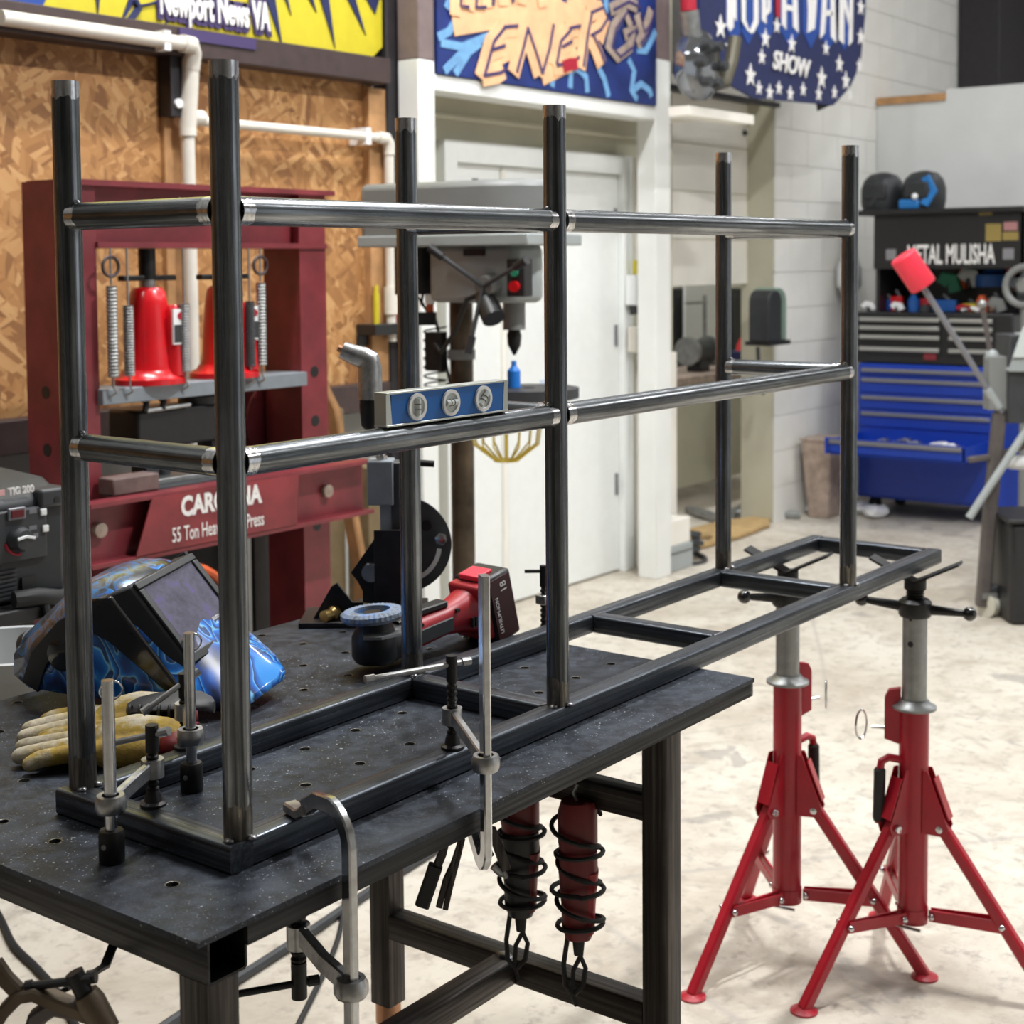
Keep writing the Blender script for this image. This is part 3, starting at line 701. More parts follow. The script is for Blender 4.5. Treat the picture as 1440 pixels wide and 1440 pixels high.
for i, x in enumerate((.053, .115, .178)):
    q = V(x, -Wd/2+.0012, Hh/2)
    r = .0160
    vr = MB().lathe(q, (0, -1, 0), [(0, .0120), (0, r), (.003, r), (.003, .0120), (0, .0120)], 28, False).build('vial_ring', MAT['vial_white'], lv)
    MB().lathe(q, (0, -1, 0), [(0, 0), (0, .0122), (.0008, .0122), (.0008, 0)], 24).build('vial_backing', MAT['vial_glass'], vr)
    a = (PI/2, 0, PI/4)[i]; d = V(math.cos(a), 0, math.sin(a))
    vl = MB().cyl(q+V(0, -.002, 0)-d*.010, q+V(0, -.002, 0)+d*.010, .0038, n=12).build('vial', MAT['vial_glass'], vr)
    for s in (-1, 1): MB().torus(q+V(0, -.002, 0)+d*s*.003, d, .0039, .0005, 14, 5).build('vial_mark', MAT['black_plastic'], vr)
# ------------------------------------------------------------------ welding table
tb = thing('welding_table', 'black steel welding table with drilled top and square tube legs', 'table', (.39, .3, 0))
TX0, TX1, TY0, TY1, TH_ = -.148, .935, -.105, .722, .006
HX = [-.075+.0951*k for k in range(11)]; HY = [.0165+.0965*j for j in range(8)]
bm = bmesh.new()
def ringv(pts): 
    vs = [bm.verts.new(p) for p in pts]
    return [bm.edges.new((vs[i], vs[(i+1) % len(vs)])) for i in range(len(vs))]
ed = ringv([(TX0, TY0, TT), (TX1, TY0, TT), (TX1, TY1, TT), (TX0, TY1, TT)])
HR = .0068
for x in HX:
    for y in HY:
        if x < TX1-.02 and y < TY1-.01:
            ed += ringv([(x+HR*math.cos(2*PI*i/18), y+HR*math.sin(2*PI*i/18), TT) for i in range(18)])
bmesh.ops.triangle_fill(bm, use_beauty=True, edges=ed)
ret = bmesh.ops.extrude_face_region(bm, geom=list(bm.faces))
bmesh.ops.translate(bm, verts=[e for e in ret['geom'] if isinstance(e, bmesh.types.BMVert)], vec=(0, 0, -TH_))
bmesh.ops.recalc_face_normals(bm, faces=bm.faces)
me = bpy.data.meshes.new('top_plate'); bmesh.ops.translate(bm, verts=bm.verts, vec=-WM[tb.name].translation); bm.to_mesh(me); bm.free()
me.materials.append(MAT['table']); tp = bpy.data.objects.new('top_plate', me); COL.objects.link(tp); tp.parent = tb; WM[tp.name] = WM[tb.name]
rim = None
for x in HX:                                   # bright chamfer around every hole
    for y in HY:
        if x < TX1-.02 and y < TY1-.01:
            if rim is None:
                rr = MB().lathe((0, 0, .0001), (0, 0, 1), [(0, HR-.0002), (.0003, HR+.0004), (.0002, HR+.0013)], 18, False).build('hole_rim', MAT['worn'], tp); rim = rr.data
            else:
                rr = bpy.data.objects.new('hole_rim', rim); COL.objects.link(rr); rr.parent = tp
            rr.location = V(x, y, TT)-WM[tb.name].translation
def sq(p0, p1, w, h, mat, name, parent=tb, wall=None, upv=(0, 0, 1)):
    p0, p1 = Vector(p0), Vector(p1); d = (p1-p0).normalized(); u = Vector(upv); s = u.cross(d).normalized(); u = d.cross(s)
    def prof(w, h, c):
        o = []
        for sx, sy, a0 in ((1, -1, -PI/2), (1, 1, 0), (-1, 1, PI/2), (-1, -1, PI)):
            for k in range(3): a = a0+k*PI/4; o.append((sx*(w/2-c)+c*math.cos(a), sy*(h/2-c)+c*math.sin(a)))
        return o
    P = prof(w, h, .004); rings = [[q+s*x+u*y for x, y in P] for q in (p0, p1)]
    if wall:
        Q = prof(w-2*wall, h-2*wall, .002); ri = [[q+s*x+u*y for x, y in Q] for q in (p0, p1)]
        return MB().loft([ri[0], rings[0], rings[1], ri[1], ri[0]], True, False).build(name, MAT[mat], parent, True, ang=1.0)
    return MB().loft(rings).build(name, MAT[mat], parent, True, ang=1.0)
zpl = TT-TH_
sq((-.098, -.090, zpl-.0255), (-.098, .69, zpl-.0255), .05, .051, 'apron_y', 'apron_tube', wall=.003)
sq((.742, -.06, .690), (.742, .467, .690), .038, .040, 'leg_y', 'apron_tube')
MB().box(-.085, .925, TY0+.0005, TY0+.006, zpl-.020, zpl).build('edge_lip', MAT['apron_x'], tb, True)
MB().box(.925, .931, TY0+.0005, TY1, zpl-.020, zpl).build('edge_lip', MAT['base_y'], tb, True)
for k, (x, y) in enumerate(((-.100, -.065), (.742, -.06), (.742, .467), (-.100, .60))):
    zt_ = zpl-.051 if k in (0, 3) else zpl
    lg = sq((x, y, .25), (x, y, zt_), .042, .042, 'leg_z', 'leg', upv=(0, 1, 0))
    MB().lathe((x, y, .215), (0, 0, 1), [(0, .015), (.0, .021), (.035, .021), (.035, .0)], 20).build('levelling_nut', MAT['copper'], lg, True)
    MB().cyl((x, y, .02), (x, y, .22), .010, n=12).build('levelling_screw', MAT['black_oxide'], lg, True)
    MB().lathe((x, y, .155), (0, 0, 1), [(0, .0), (0, .024), (.02, .024), (.02, 0)], 6).build('lock_nut', MAT['black_oxide'], lg, True)
    MB().lathe((x, y, .0), (0, 0, 1), [(0, 0), (0, .05), (.012, .05), (.03, .02), (.03, 0)], 20).build('foot_pad', MAT['black_oxide'], lg, True)
sq((.742, -.039, .385), (.742, .446, .385), .040, .040, 'leg_y', 'stretcher')
sq((-.079, .209, .385), (.722, .209, .385), .040, .040, 'leg_x', 'stretcher')
sq((-.100, -.044, .385), (-.100, .579, .385), .040, .040, 'leg_y', 'stretcher')
MB().ball((.722, .209, .405), (.012, .016, .006), 10, 6).build('weld_bead', MAT['weld'], tb, True)
# small gusset with a bolt at the hanging bar
MB().prism([(0, 0), (.05, 0), (.03, .05), (.015, .05)], (.742, .085, .712), (0, 1, 0), (0, 0, 1), .006).build('hook_gusset', MAT['leg_z'], tb, True)

# ------------------------------------------------------------------ clamps
def thread(p0, p1, r, turns, n=12):
    p0, p1 = Vector(p0), Vector(p1); L = (p1-p0).length; prof = []
    for i in range(turns):
        a = i*L/turns; prof += [(a, r*.72), (a+.3*L/turns, r), (a+.6*L/turns, r), (a+.9*L/turns, r*.72)]
    return MB().lathe(p0, p1-p0, prof, n)
def plan(a, b):
    d = Vector((b[0]-a[0], b[1]-a[1], 0)); return d.normalized(), d.length
def screw_set(t, q, z0, ztop, zn, hdir, h0, h1, turns=9):
    """spindle standing at q: pad at z0, thread to the T handle at ztop"""
    s = thread((q.x, q.y, z0+.016), (q.x, q.y, ztop-.026), .0068, turns).build('spindle', MAT['black_oxide'], t, True, smooth=False)
    MB().cyl((q.x, q.y, ztop-.030), (q.x, q.y, ztop), .0072, n=14).build('spindle_head', MAT['black_oxide'], s, True)
    MB().lathe((q.x, q.y, z0), (0, 0, 1), [(0, 0), (0, .0145), (.003, .0145), (.005, .010), (.013, .0085), (.018, .006), (.018, 0)], 18).build('swivel_pad', MAT['plate_dark'], s, True)
    hz_ = ztop-.011; hd = Vector(hdir).normalized()
    c = V(q.x, q.y, hz_)
    h = MB().cyl(c+hd*h0, c+hd*h1, .0036, n=10).build('tommy_bar', MAT['cast_silver' if ztop > TT else 'black_oxide'], t, True)
    for e in (h0, h1): MB().cyl(c+hd*(e-.006), c+hd*(e+.006), .0052, n=10).build('bar_end', MAT['cast_silver' if ztop > TT else 'black_oxide'], h, True)
def slider(t, b, q, zb, zq, mat='cast_silver'):
    """cast arm from the bar at b to the spindle at q"""
    d, L = plan(b, q); sd = V(-d.y, d.x, 0)
    m = MB(); m.strip([V(b.x, b.y, zb)+d*.010, V(b.x, b.y, zb)+d*L*.55+V(0, 0, (zq-zb)*.6), V(q.x, q.y, zq)-d*.008], .009, .017, sd)
    a = m.build('arm', MAT[mat], t, True)
    MB().lathe((b.x, b.y, zb-.009), (0, 0, 1), [(0, .0095), (0, .0145), (.004, .0165), (.014, .0165), (.018, .0145), (.018, .0095)], 12, False).build('arm_collar', MAT[mat], a, True)
    MB().lathe((q.x, q.y, zq-.010), (0, 0, 1), [(0, .0068), (0, .0125), (.020, .0125), (.020, .0068)], 16, False).build('arm_nut', MAT[mat], a, True)
def hole_clamp(label, b, ztop, zs, zarm, q, zscrew, hdir):
    t = thing('hole_clamp', label, 'clamp', (b.x, b.y, TT+.0002))
    MB().cyl((b.x, b.y, TT+.01), (b.x, b.y, ztop), .0066, n=18).build('bar', MAT['chrome'], t, True)
    s = MB().lathe((b.x, b.y, TT+.0003), (0, 0, 1), [(0, 0), (0, .0125), (.002, .0135), (.031, .0135), (.034, .012), (.034, .0068), (.02, .0068)], 22, False).build('socket', MAT['black_oxide'], t, True)
    MB().cyl((b.x-.0125, b.y-.004, TT+.02), (b.x-.0140, b.y-.0045, TT+.02), .003, n=8).build('set_screw', MAT['galv'], s, True)
    MB().torus((b.x+.004, b.y, ztop-.012), (.5, .8, .3), .0115, .0011, 24, 6).build('split_ring', MAT['chrome'], t, True)
    slider(t, b, q, zarm, zarm+.010)
    screw_set(t, q, HT+.0004, zscrew, zarm, hdir, -.055, .016, 8)
hole_clamp('silver hole clamp with ring pressing on the rack end tube', V(-.0738, .1135, 0), 1.033, .873, .902, V(.006, .143, 0), .960, (.35, -.95, .28))
hole_clamp('silver hole clamp with ring in front of the helmet', V(.1175, .2095, 0), 1.030, .874, .906, V(.158, DW+.008, 0), .963, (.75, -.30, .45))

def bar_path_hook(b, d, z_top, z_bot, reach, up, n=6, rad=.03):
    """flat bar coming down to z_bot then turning along d and back up by 'up'"""
    p = [V(b.x, b.y, z_top), V(b.x, b.y, z_bot+rad)]
    for i in range(1, n+1):
        a = i/n*PI*.42; p.append(V(b.x, b.y, z_bot+rad)+d*(rad*(1-math.cos(a)))*1.2-V(0, 0, rad*math.sin(a)))
    e = p[-1]; p.append(e+d*(reach*.5)+V(0, 0, up*.4)); p.append(e+d*reach+V(0, 0, up)); return p
# tall bar clamp over the front tube near the middle
b = V(.266, -.119, 0); q = V(.350, -.001, 0); d, L = plan(b, q)
t = thing('bar_clamp', 'tall silver bar clamp gripping the front tube and table edge', 'clamp', (b.x, b.y, .77))
pth = [V(b.x, b.y, 1.113), V(b.x, b.y, .800)]
for i in range(1, 7):
    a = i/6*PI*.72; pth.append(V(b.x, b.y, .800)+d*(.020*(1-math.cos(a)))-V(0, 0, .024*math.sin(a)))
pth += [pth[-1]+d*.030+V(0, 0, .018), pth[-1]+d*.065+V(0, 0, .034)]
br = MB().strip(pth, .0095, .0185, V(-d.y, d.x, 0)).build('bar', MAT['chrome'], t, True)
MB().strip([p+V(-d.y, d.x, 0)*-.0049 for p in pth[:2]], .0008, .005, V(-d.y, d.x, 0)).build('bar_groove', MAT['cast_silver'], br, True)
slider(t, b, q, .898, .910)
screw_set(t, q, HT+.0004, .985, .91, (-.90, .38, -.02), -.020, .110, 9)
# bar clamp hooked over the front tube near the corner, screw below the table
b = V(.040, -.120, 0); q = V(.076, -.008, 0); d, L = plan(b, q)
t = thing('bar_clamp', 'silver bar clamp hooked over the front tube with its screw below the table', 'clamp', (b.x, b.y, .62))
pth = [V(b.x, b.y, .600), V(b.x, b.y, .870)]
for i in range(1, 7):
    a = i/6*PI*.45; pth.append(V(b.x, b.y, .870)+d*(.040*(1-math.cos(a)))+V(0, 0, .036*math.sin(a)))
pth += [pth[-1]+d*.035-V(0, 0, .004), V(q.x, q.y, HT+.016)-d*.022]
MB().strip(pth, .0095, .0185, V(-d.y, d.x, 0)).build('bar', MAT['chrome'], t, True)
MB().strip([V(q.x, q.y, HT+.014)-d*.026, V(q.x, q.y, HT+.0065)-d*.012, V(q.x, q.y, HT+.0065)+d*.014], .017, .012, V(-d.y, d.x, 0)).build('jaw', MAT['cast_silver'], t, True)
zb = .728
m = MB(); m.strip([V(b.x, b.y, zb)+d*.008, V(b.x, b.y, zb+.002)+d*L*.5, V(q.x, q.y, zb+.012)-d*.010], .011, .022, V(-d.y, d.x, 0)); a_ = m.build('arm', MAT['cast_silver'], t, True)
MB().lathe((b.x, b.y, zb-.011), (0, 0, 1), [(0, .0098), (0, .015), (.004, .018), (.014, .018), (.020, .015), (.020, .0098)], 12, False).build('arm_collar', MAT['cast_silver'], a_, True)
MB().lathe((q.x, q.y, zb-.004), (0, 0, 1), [(0, .0075), (0, .013), (.026, .013), (.026, .0075)], 16, False).build('arm_nut', MAT['cast_silver'], a_, True)
s = thread((q.x, q.y, .700), (q.x, q.y, .800), .0088, 13).build('spindle', MAT['black_oxide'], t, True, smooth=False)
MB().lathe((q.x, q.y, .800), (0, 0, 1), [(0, 0), (0, .011), (.008, .014), (.0325, .014), (.0325, 0)], 16).build('swivel_pad', MAT['plate_dark'], s, True)
MB().cyl((q.x, q.y, .668), (q.x, q.y, .708), .0088, n=14).build('spindle_head', MAT['black_oxide'], s, True)
hd = V(-.86, .5, .02).normalized(); c = V(q.x, q.y, .684)
h = MB().cyl(c-hd*.018, c+hd*.082, .004, n=10).build('tommy_bar', MAT['black_oxide'], t, True)
for e in (-.016, .080): MB().cyl(c+hd*(e-.006), c+hd*(e+.006), .0058, n=10).build('bar_end', MAT['black_oxide'], h, True)

q = at(765, 892, z=TT); zz0, zz1 = TT, zat(q.x, q.y, 795)
t = thing('screw_clamp', 'small black screw clamp standing at the far right table edge', 'clamp', (q.x, q.y, TT))
thread((q.x, q.y, TT+.012), (q.x, q.y, zz1-.03), .006, 9).build('spindle', MAT['black_oxide'], t, True, smooth=False)
MB().cyl((q.x, q.y, zz1-.035), (q.x, q.y, zz1), .0065, n=12).build('spindle_head', MAT['black_oxide'], t, True)
MB().cyl(V(q.x, q.y, zz1-.010)-RH*.032, V(q.x, q.y, zz1-.010)+RH*.006, .003, n=8).build('tommy_bar', MAT['black_oxide'], t, True)
MB().lathe((q.x, q.y, TT+.0003), (0, 0, 1), [(0, 0), (0, .013), (.006, .012), (.014, .007), (.014, 0)], 14).build('swivel_pad', MAT['plate_dark'], t, True)
MB().cbox((q.x+.004, q.y, TT+.060), (.03, .02, .016)).build('arm', MAT['cast_silver'], t, True, bevel=.002)
# ------------------------------------------------------------------ welding helmet lying on the table
def camdir(r, u, a): return RT*r + UP*u + FW*a
hu = camdir(-.62, .77, .10).normalized(); hf = camdir(.68, .60, -.42); hf = (hf-hu*hf.dot(hu)).normalized(); hs = hf.cross(hu)
lc = at(275, 872, d=2.14); ho = lc-hf*.137
HM = Matrix((hs, hf, hu)).transposed().to_4x4(); HM.translation = ho     # local x side, y forward, z crown
LEV = [(-.158, .050, .150, .147), (-.148, .066, .151, .142), (-.12, .090, .146, .118), (-.07, .108, .138, .062), (-.03, .115, .134, .012), (.02, .118, .130, -.048), (.06, .116, .122, -.095), (.09, .108, .108, -.112), (.115, .092, .080, -.105), (.130, .066, .045, -.09), (.137, .03, .01, -.07)]
def outline(w, yf, yb, n=18):
    o = [(-w*.97, yb), (-w*.995, yb*.7+.3*min(yf*.3, .04))] if yb < .03 else [(-w*.97, yb*.9), (-w*.985, yb*.95)]
    for i in range(n+1):
        a = PI*i/n; c, s_ = -math.cos(a), math.sin(a); yl_ = max(yb, 0.)
        o.append((w*math.copysign(abs(c)**.72, c), yl_+(yf-yl_)*s_**.8))
    o += [(-x_, y_) for x_, y_ in reversed(o[:2])]; return o
rings = [[V(x, y, z) for x, y in outline(w_, yf, yb)] for z, w_, yf, yb in LEV]
lowest = min((HM @ p).z for r in rings for p in r)
HM.translation += V(0, 0, TT+.004-lowest)
hl = thing('welding_helmet', 'black welding helmet with blue flames and tinted lens on the table', 'helmet', HM)
sh = MB().loft(rings, False, False); k = len(rings[0]); sh.f.append(tuple(range((len(LEV)-1)*k, len(LEV)*k)))
o = sh.build('shell', MAT['flames'], hl); so = o.modifiers.new('thick', 'SOLIDIFY'); so.thickness = .003; so.offset = -1
# faceted visor housing
def facet(x0, x1, z0, z1, y0, y1, cx, cz):
    a = [(x0, y0, z0), (x1, y0, z0), (x1, y0, z1), (x0, y0, z1)]; b = [(x0+cx, y1, z0+cz), (x1-cx, y1, z0+cz), (x1-cx, y1, z1-cz), (x0+cx, y1, z1-cz)]
    return MB().loft([[V(*p) for p in a], [V(*p) for p in b]])
vh = facet(-.092, .092, -.078, .088, .088, .131, .020, .014).build('visor_housing', MAT['charcoal'], hl, bevel=.004)
m = MB(); m.box(-.070, .070, .130, .136, -.066, -.052); m.box(-.070, .070, .130, .136, .062, .074); m.box(-.070, -.058, .130, .136, -.052, .062); m.box(.058, .070, .130, .136, -.052, .062)
m.build('lens_frame', MAT['black_plastic'], hl, bevel=.002)
MB().box(-.058, .058, .131, .133, -.052, .062).build('lens', MAT['lens'], hl)
text('auto\ndarkening\nshade', .010, MAT['lettering_white'], hl, HM @ Matrix(((-1,0,0,-.028),(0,0,1,.1334),(0,1,0,-.036),(0,0,0,1))), ext=.0002, name='lens_lettering')
MB().loft([[V(x*.93, y*.93, z+.004) for x, y in outline(w_, yf, yb)][3:-3] for z, w_, yf, yb in LEV[5:]], False, False).build('crown_panel', MAT['helmet_grey'], hl) if False else None
for s_ in (-1, 1):
    kn = MB().lathe((s_*.114, -.005, .062), (s_, 0, 0), [(0, 0), (0, .026), (.005, .024), (.009, .016), (.010, 0)], 20).build('pivot_knob', MAT['knob_black'], hl)
    MB().strip([(s_*.112, .09, .074), (s_*.117, .03, .085), (s_*.117, -.04, .080), (s_*.112, -.09, .06)], .006, .030, (1, 0, 0)).build('side_band', MAT['charcoal'], hl)
MB().prism([(.108, -.085), (.128, -.075), (.128, .075), (.100, .090), (.062, .088), (.050, .076), (.078, .03), (.098, -.04)], (s_*.108-(.0 if s_ > 0 else .0), 0, 0), (0, 1, 0), (0, 0, 1), .009*s_).build('visor_cheek', MAT['knob_black'], hl, bevel=.003)
MB().loft([[V(x, y, z) for x, y in ((-.080, .118), (.080, .118), (.088, .100), (.075, .04), (-.075, .04), (-.088, .100))] for z in (.078, .080)]).build('brow', MAT['charcoal'], hl) if False else None
hb = MB().strip([(-.10, -.02, .07), (-.085, -.10, .095), (-.03, -.145, .115), (.03, -.145, .115), (.085, -.10, .095), (.10, -.02, .07)], .022, .004, (0, 0, 1)).build('head_band', MAT['black_plastic'], hl)
MB().lathe((.0, -.145, .118), (0, -1, 0), [(0, 0), (0, .028), (.014, .030), (.020, .026), (.022, 0)], 20).build('band_knob', MAT['black_plastic'], hl)
MB().torus((0, -.166, .118), (0, 1, 0), .012, .002, 20, 6).build('knob_ring', MAT['drawer_grey'], hl)
MB().strip([(-.09, -.03, .07), (-.05, -.06, .125), (.05, -.06, .125), (.09, -.03, .07)], .024, .003, (0, 1, 0)).build('top_strap', MAT['black_plastic'], hl)

# ------------------------------------------------------------------ gloves and pad
def glove(label, M, mirror=1):
    t = thing('work_glove', label, 'glove', M)
    b = MB()
    def cap(pts, rr):
        b.tube(pts, rr, 12)
        for p, r in zip(pts, rr): b.ball(p, (r*1.02, r*1.02, r*.95), 12, 8)
    cap([(.06, 0, .020), (.09, .0, .022), (.13, 0, .020)], [.030, .034, .030]); cap([(.06, .030, .017), (.10, .03, .018)], [.020, .022]); cap([(.06, -.030, .017), (.10, -.03, .018)], [.020, .022])
    for i, (y, L, r) in enumerate(((-.036, .085, .0105), (-.013, .105, .0115), (.012, .110, .0115), (.036, .092, .0105))):
        y *= mirror
        cap([(.055, y*.9, .018), (.02, y*1.15, .022), (-.02, y*1.3, .017), (.055-L, y*1.4, .0125)], [r*1.2, r*1.15, r*1.08, r])
    cap([(.10, .045*mirror, .016), (.07, .070*mirror, .015), (.035, .080*mirror, .0125)], [.016, .014, .012])
    o = b.build('hand', MAT['glove'], t); r = o.modifiers.new('r', 'REMESH'); r.mode = 'VOXEL'; r.voxel_size = .0035; r.use_smooth_shade = True
    s_ = o.modifiers.new('s', 'SMOOTH'); s_.iterations = 4
    c = MB(); n = 20
    c.loft([[V(x, yw*math.cos(2*PI*j/n), .022+zw*math.sin(2*PI*j/n)) for j in range(n)] for x, yw, zw in ((.125, .036, .019), (.145, .038, .019), (.165, .040, .018))], True, False)
    o = c.build('cuff', MAT['tool_dark_red'], t); so = o.modifiers.new('t', 'SOLIDIFY'); so.thickness = .003
    return t
glove('yellow and white leather glove with red cuff on the table, nearer the corner', frame((.095, .425, TT+.001), (.66, -.75, 0)))
glove('yellow and white leather glove lying behind the nearer glove by the helmet', frame((.150, .490, TT+.001), (.80, -.60, 0)), -1)
pd = thing('knee_pad', 'black ribbed rubber pad lying by the gloves in front of the helmet', 'pad', frame((.222, .372, TT+.046), (.6, -.8, .02)))
rg = []
for x, wy, zz_ in ((-.055, .012, 0), (-.045, .030, .004), (-.02, .038, .008), (.01, .04, .010), (.035, .034, .009), (.052, .02, .004), (.058, .008, 0)):
    rg.append([V(x, wy*math.cos(2*PI*j/16), zz_+.008*math.sin(2*PI*j/16)) for j in range(16)])
MB().loft(rg).build('pad', MAT['leather_black'], pd)
for i in range(7): MB().torus((-.044+i*.013, -.030-.002*(3-abs(3-i)), .006), (1, 0, 0), .0075, .0018, 12, 6).build('rib', MAT['black_rubber'], pd)
MB().lathe((0, 0, -.0455), (0, 0, 1), [(0, 0), (0, .026), (.03, .030), (.044, .030), (.044, 0)], 14).build('backing', MAT['black_rubber'], pd)

# ------------------------------------------------------------------ cordless grinder, disc up
gp = V(.640, .392, TT); gd = V(.93, -.10, 0).normalized()
GM = frame(gp, gd)
gr = thing('angle_grinder', 'red cordless angle grinder with blue flap disc lying disc up', 'grinder', GM)
m = MB()
m.lathe((0, 0, .012), (0, 0, 1), [(0, 0), (0, .030), (.010, .036), (.040, .036), (.055, .028), (.068, .024), (.068, 0)], 22)
m.build('gear_head', MAT['black_plastic'], gr, bevel=.002)
for i in range(4):
    a = PI/4+i*PI/2; MB().cyl((.030*math.cos(a), .030*math.sin(a), .050), (.030*math.cos(a), .030*math.sin(a), .058), .004, n=8).build('head_screw', MAT['galv'], gr)
MB().prism([(-.034, -.012), (-.05, -.03), (-.03, -.05), (.01, -.052), (.02, -.035)], (0, 0, .060), (1, 0, 0), (0, 1, 0), .004).build('guard_clip', MAT['galv'], gr)
dt = tr(-.004, 0, .082) @ rotx(-.06) @ roty(-.05)
RD = .049
fd = MB(); n = 72
for k, (z0, r0) in enumerate(((.000, .020), (.004, RD-.006))): pass
rings = []
for z, r, wv in ((-.005, .026, 0), (-.004, RD-.006, 1), (.002, RD, 1), (.008, RD-.001, 1), (.012, RD-.007, 1), (.0125, .028, 0), (-.005, .026, 0)):
    rings.append([V((r+(.0009 if j % 2 else 0)*wv)*math.cos(2*PI*j/n), (r+(.0009 if j % 2 else 0)*wv)*math.sin(2*PI*j/n), z+(.0007 if j % 2 else 0)*wv) for j in range(n)])
fd.loft(rings, True, False, dt); fo = fd.build('flap_disc', MAT['flap_disc'], gr, smooth=False)
MB().lathe((0, 0, .002), (0, 0, 1), [(0, 0), (0, .0265), (.001, .0265), (.002, .014), (.007, .014), (.007, 0)], 20, M=dt).build('disc_flange', MAT['black_oxide'], fo)
MB().cyl((0, 0, .060), (-.004, 0, .084), .012, n=14).build('spindle', MAT['galv'], gr)
# body rising towards the battery
ba, bb = V(.020, 0, .036), V(.205, .0, .058)
bd = (bb-ba).normalized()
def ovals(stations, c0, dr, n=20):
    sd = V(0, 1, 0); up_ = dr.cross(sd)*-1; up_ = sd.cross(dr)*-1 if up_.z < 0 else up_
    return [[c0+dr*t_+sd*(w_*math.copysign(abs(math.cos(2*PI*j/n))**.75, math.cos(2*PI*j/n)))+up_*(h_*math.copysign(abs(math.sin(2*PI*j/n))**.75, math.sin(2*PI*j/n))) for j in range(n)] for t_, w_, h_ in stations]
MB().loft(ovals([(0, .030, .026), (.03, .028, .026), (.05, .026, .025), (.12, .024, .023), (.15, .027, .028), (.175, .033, .036), (.20, .035, .038)], ba, bd)).build('body', MAT['tool_red'], gr)
MB().loft(ovals([(-.02, .030, .028), (0, .0315, .0275), (.025, .0300, .0270), (.03, .026, .024)], ba, bd)).build('head_collar', MAT['black_plastic'], gr)
for s_ in (-1, 1):
    q = [ba+bd*t_+V(0, s_*.0245, -.002) for t_ in (.045, .08, .125)]
    MB().strip(q, .005, .022, (0, 1, 0)).build('grip_panel', MAT['dark_gray'], gr)
    for t_ in (.055, .135): MB().cyl(ba+bd*t_+V(0, s_*.022, .017), ba+bd*t_+V(0, s_*.0285, .017), .0035, n=8).build('body_screw', MAT['black_plastic'], gr)
    for i in range(4): MB().cbox(ba+bd*(.162+.007*i)+V(0, s_*.033, -.010), (.003, .006, .016)).build('vent_slot', MAT['black_plastic'], gr)
MB().strip([ba+bd*.02+V(0, 0, .026), ba+bd*.07+V(0, 0, .031), ba+bd*.125+V(0, 0, .028)], .026, .010, (0, 1, 0)).build('paddle_switch', MAT['black_plastic'], gr)
BM = tr(*(ba+bd*.185)) @ roty(-.24)
MB().box(-.004, .018, -.036, .036, -.052, .044, BM).build('battery_foot', MAT['tool_red'], gr, bevel=.005)
bt = MB().box(.014, .074, -.038, .038, -.066, .050, BM).build('battery', MAT['black_plastic'], gr, bevel=.007)
MB().box(.012, .048, -.022, .022, .046, .055, BM).build('battery_latch', MAT['grip_red'], bt, bevel=.002)
MB().box(.020, .068, -.0395, -.036, -.060, .044, BM).build('battery_label', simple('label_dark', (.05, .01, .012), .5), bt)
LM = WM[gr.name] @ BM @ Matrix(((0, 1, 0, .054), (0, 0, -1, -.0398), (-1, 0, 0, .034), (0, 0, 0, 1)))
text('18', .020, MAT['lettering_white'], bt, WM[gr.name] @ BM @ Matrix(((0, -1, 0, .050), (0, 0, -1, -.0398), (1, 0, 0, .026), (0, 0, 0, 1))), ext=.0002)
text('LITHIUM-ION', .0105, MAT['lettering_white'], bt, WM[gr.name] @ BM @ Matrix(((0, -1, 0, .030), (0, 0, -1, -.0398), (1, 0, 0, -.018), (0, 0, 0, 1))), ext=.0002)

# ------------------------------------------------------------------ tube notcher clamped at the back corner of the table
ND = 2.62; NM = frame(at(560, 800, d=ND), RH)
NK = F_PX/ND
def nl(u, v, y=0.): return V((u-560)/NK, y, (800-v)/NK)
nt = thing('tube_notcher', 'grey tube notcher with round slotted plate at the table corner', 'notcher', NM)
m = MB(); n = 28; R_ = .085; c = nl(566, 770)
poly = [(c.x+R_*math.cos(-PI/2+PI*i/n), c.z+R_*math.sin(-PI/2+PI*i/n)) for i in range(n+1)]+[(c.x-.03, c.z+R_), (c.x-.03, c.z-R_)]
MB().prism(poly, (0, .035, 0), (1, 0, 0), (0, 0, 1), .008).build('index_plate', MAT['index_grey'], nt)
MB().torus((c.x, .024, c.z), (0, 1, 0), .066, .0035, 16, 6, -.2, 1.0).build('index_slot', MAT['white'], nt) if False else None
sl = [V(c.x+.064*math.cos(a), .0255, c.z+.064*math.sin(a)) for a in [-1.1+.09*i for i in range(12)]]
MB().strip(sl, .0012, .008, (0, 1, 0)).build('index_slot', MAT['white'], nt)
q = nl(620, 760, .022); MB().lathe(q, (0, -1, 0), [(0, 0), (0, .011), (.012, .011), (.013, .009), (.013, 0)], 6).build('index_bolt', MAT['chrome'], nt)
MB().cyl(nl(599, 742, .027), nl(599, 742, .023), .010, n=14).build('pivot_hole', MAT['black_plastic'], nt)
def pbox(name, u0, v0, u1, v1, y0, y1, mat, bev=.003, par=None):
    a, b = nl(u0, v1), nl(u1, v0); return MB().box(a.x, b.x, y0, y1, a.z, b.z).build(name, MAT[mat], par or nt, bevel=bev)
pbox('arbor_block', 519, 645, 556, 708, -.02, .03, 'blue_grey'); pbox('arbor_post', 536, 700, 562, 790, -.012, .025, 'blue_grey'); pbox('side_plate', 552, 648, 566, 820, -.015, .03, 'dark_gray')
pbox('vise_plate', 530, 738, 570, 842, -.05, -.044, 'plate_dark', .001)
MB().cyl(nl(539, 655), nl(539, 640), .010, n=12).build('arbor', MAT['chrome'], nt)
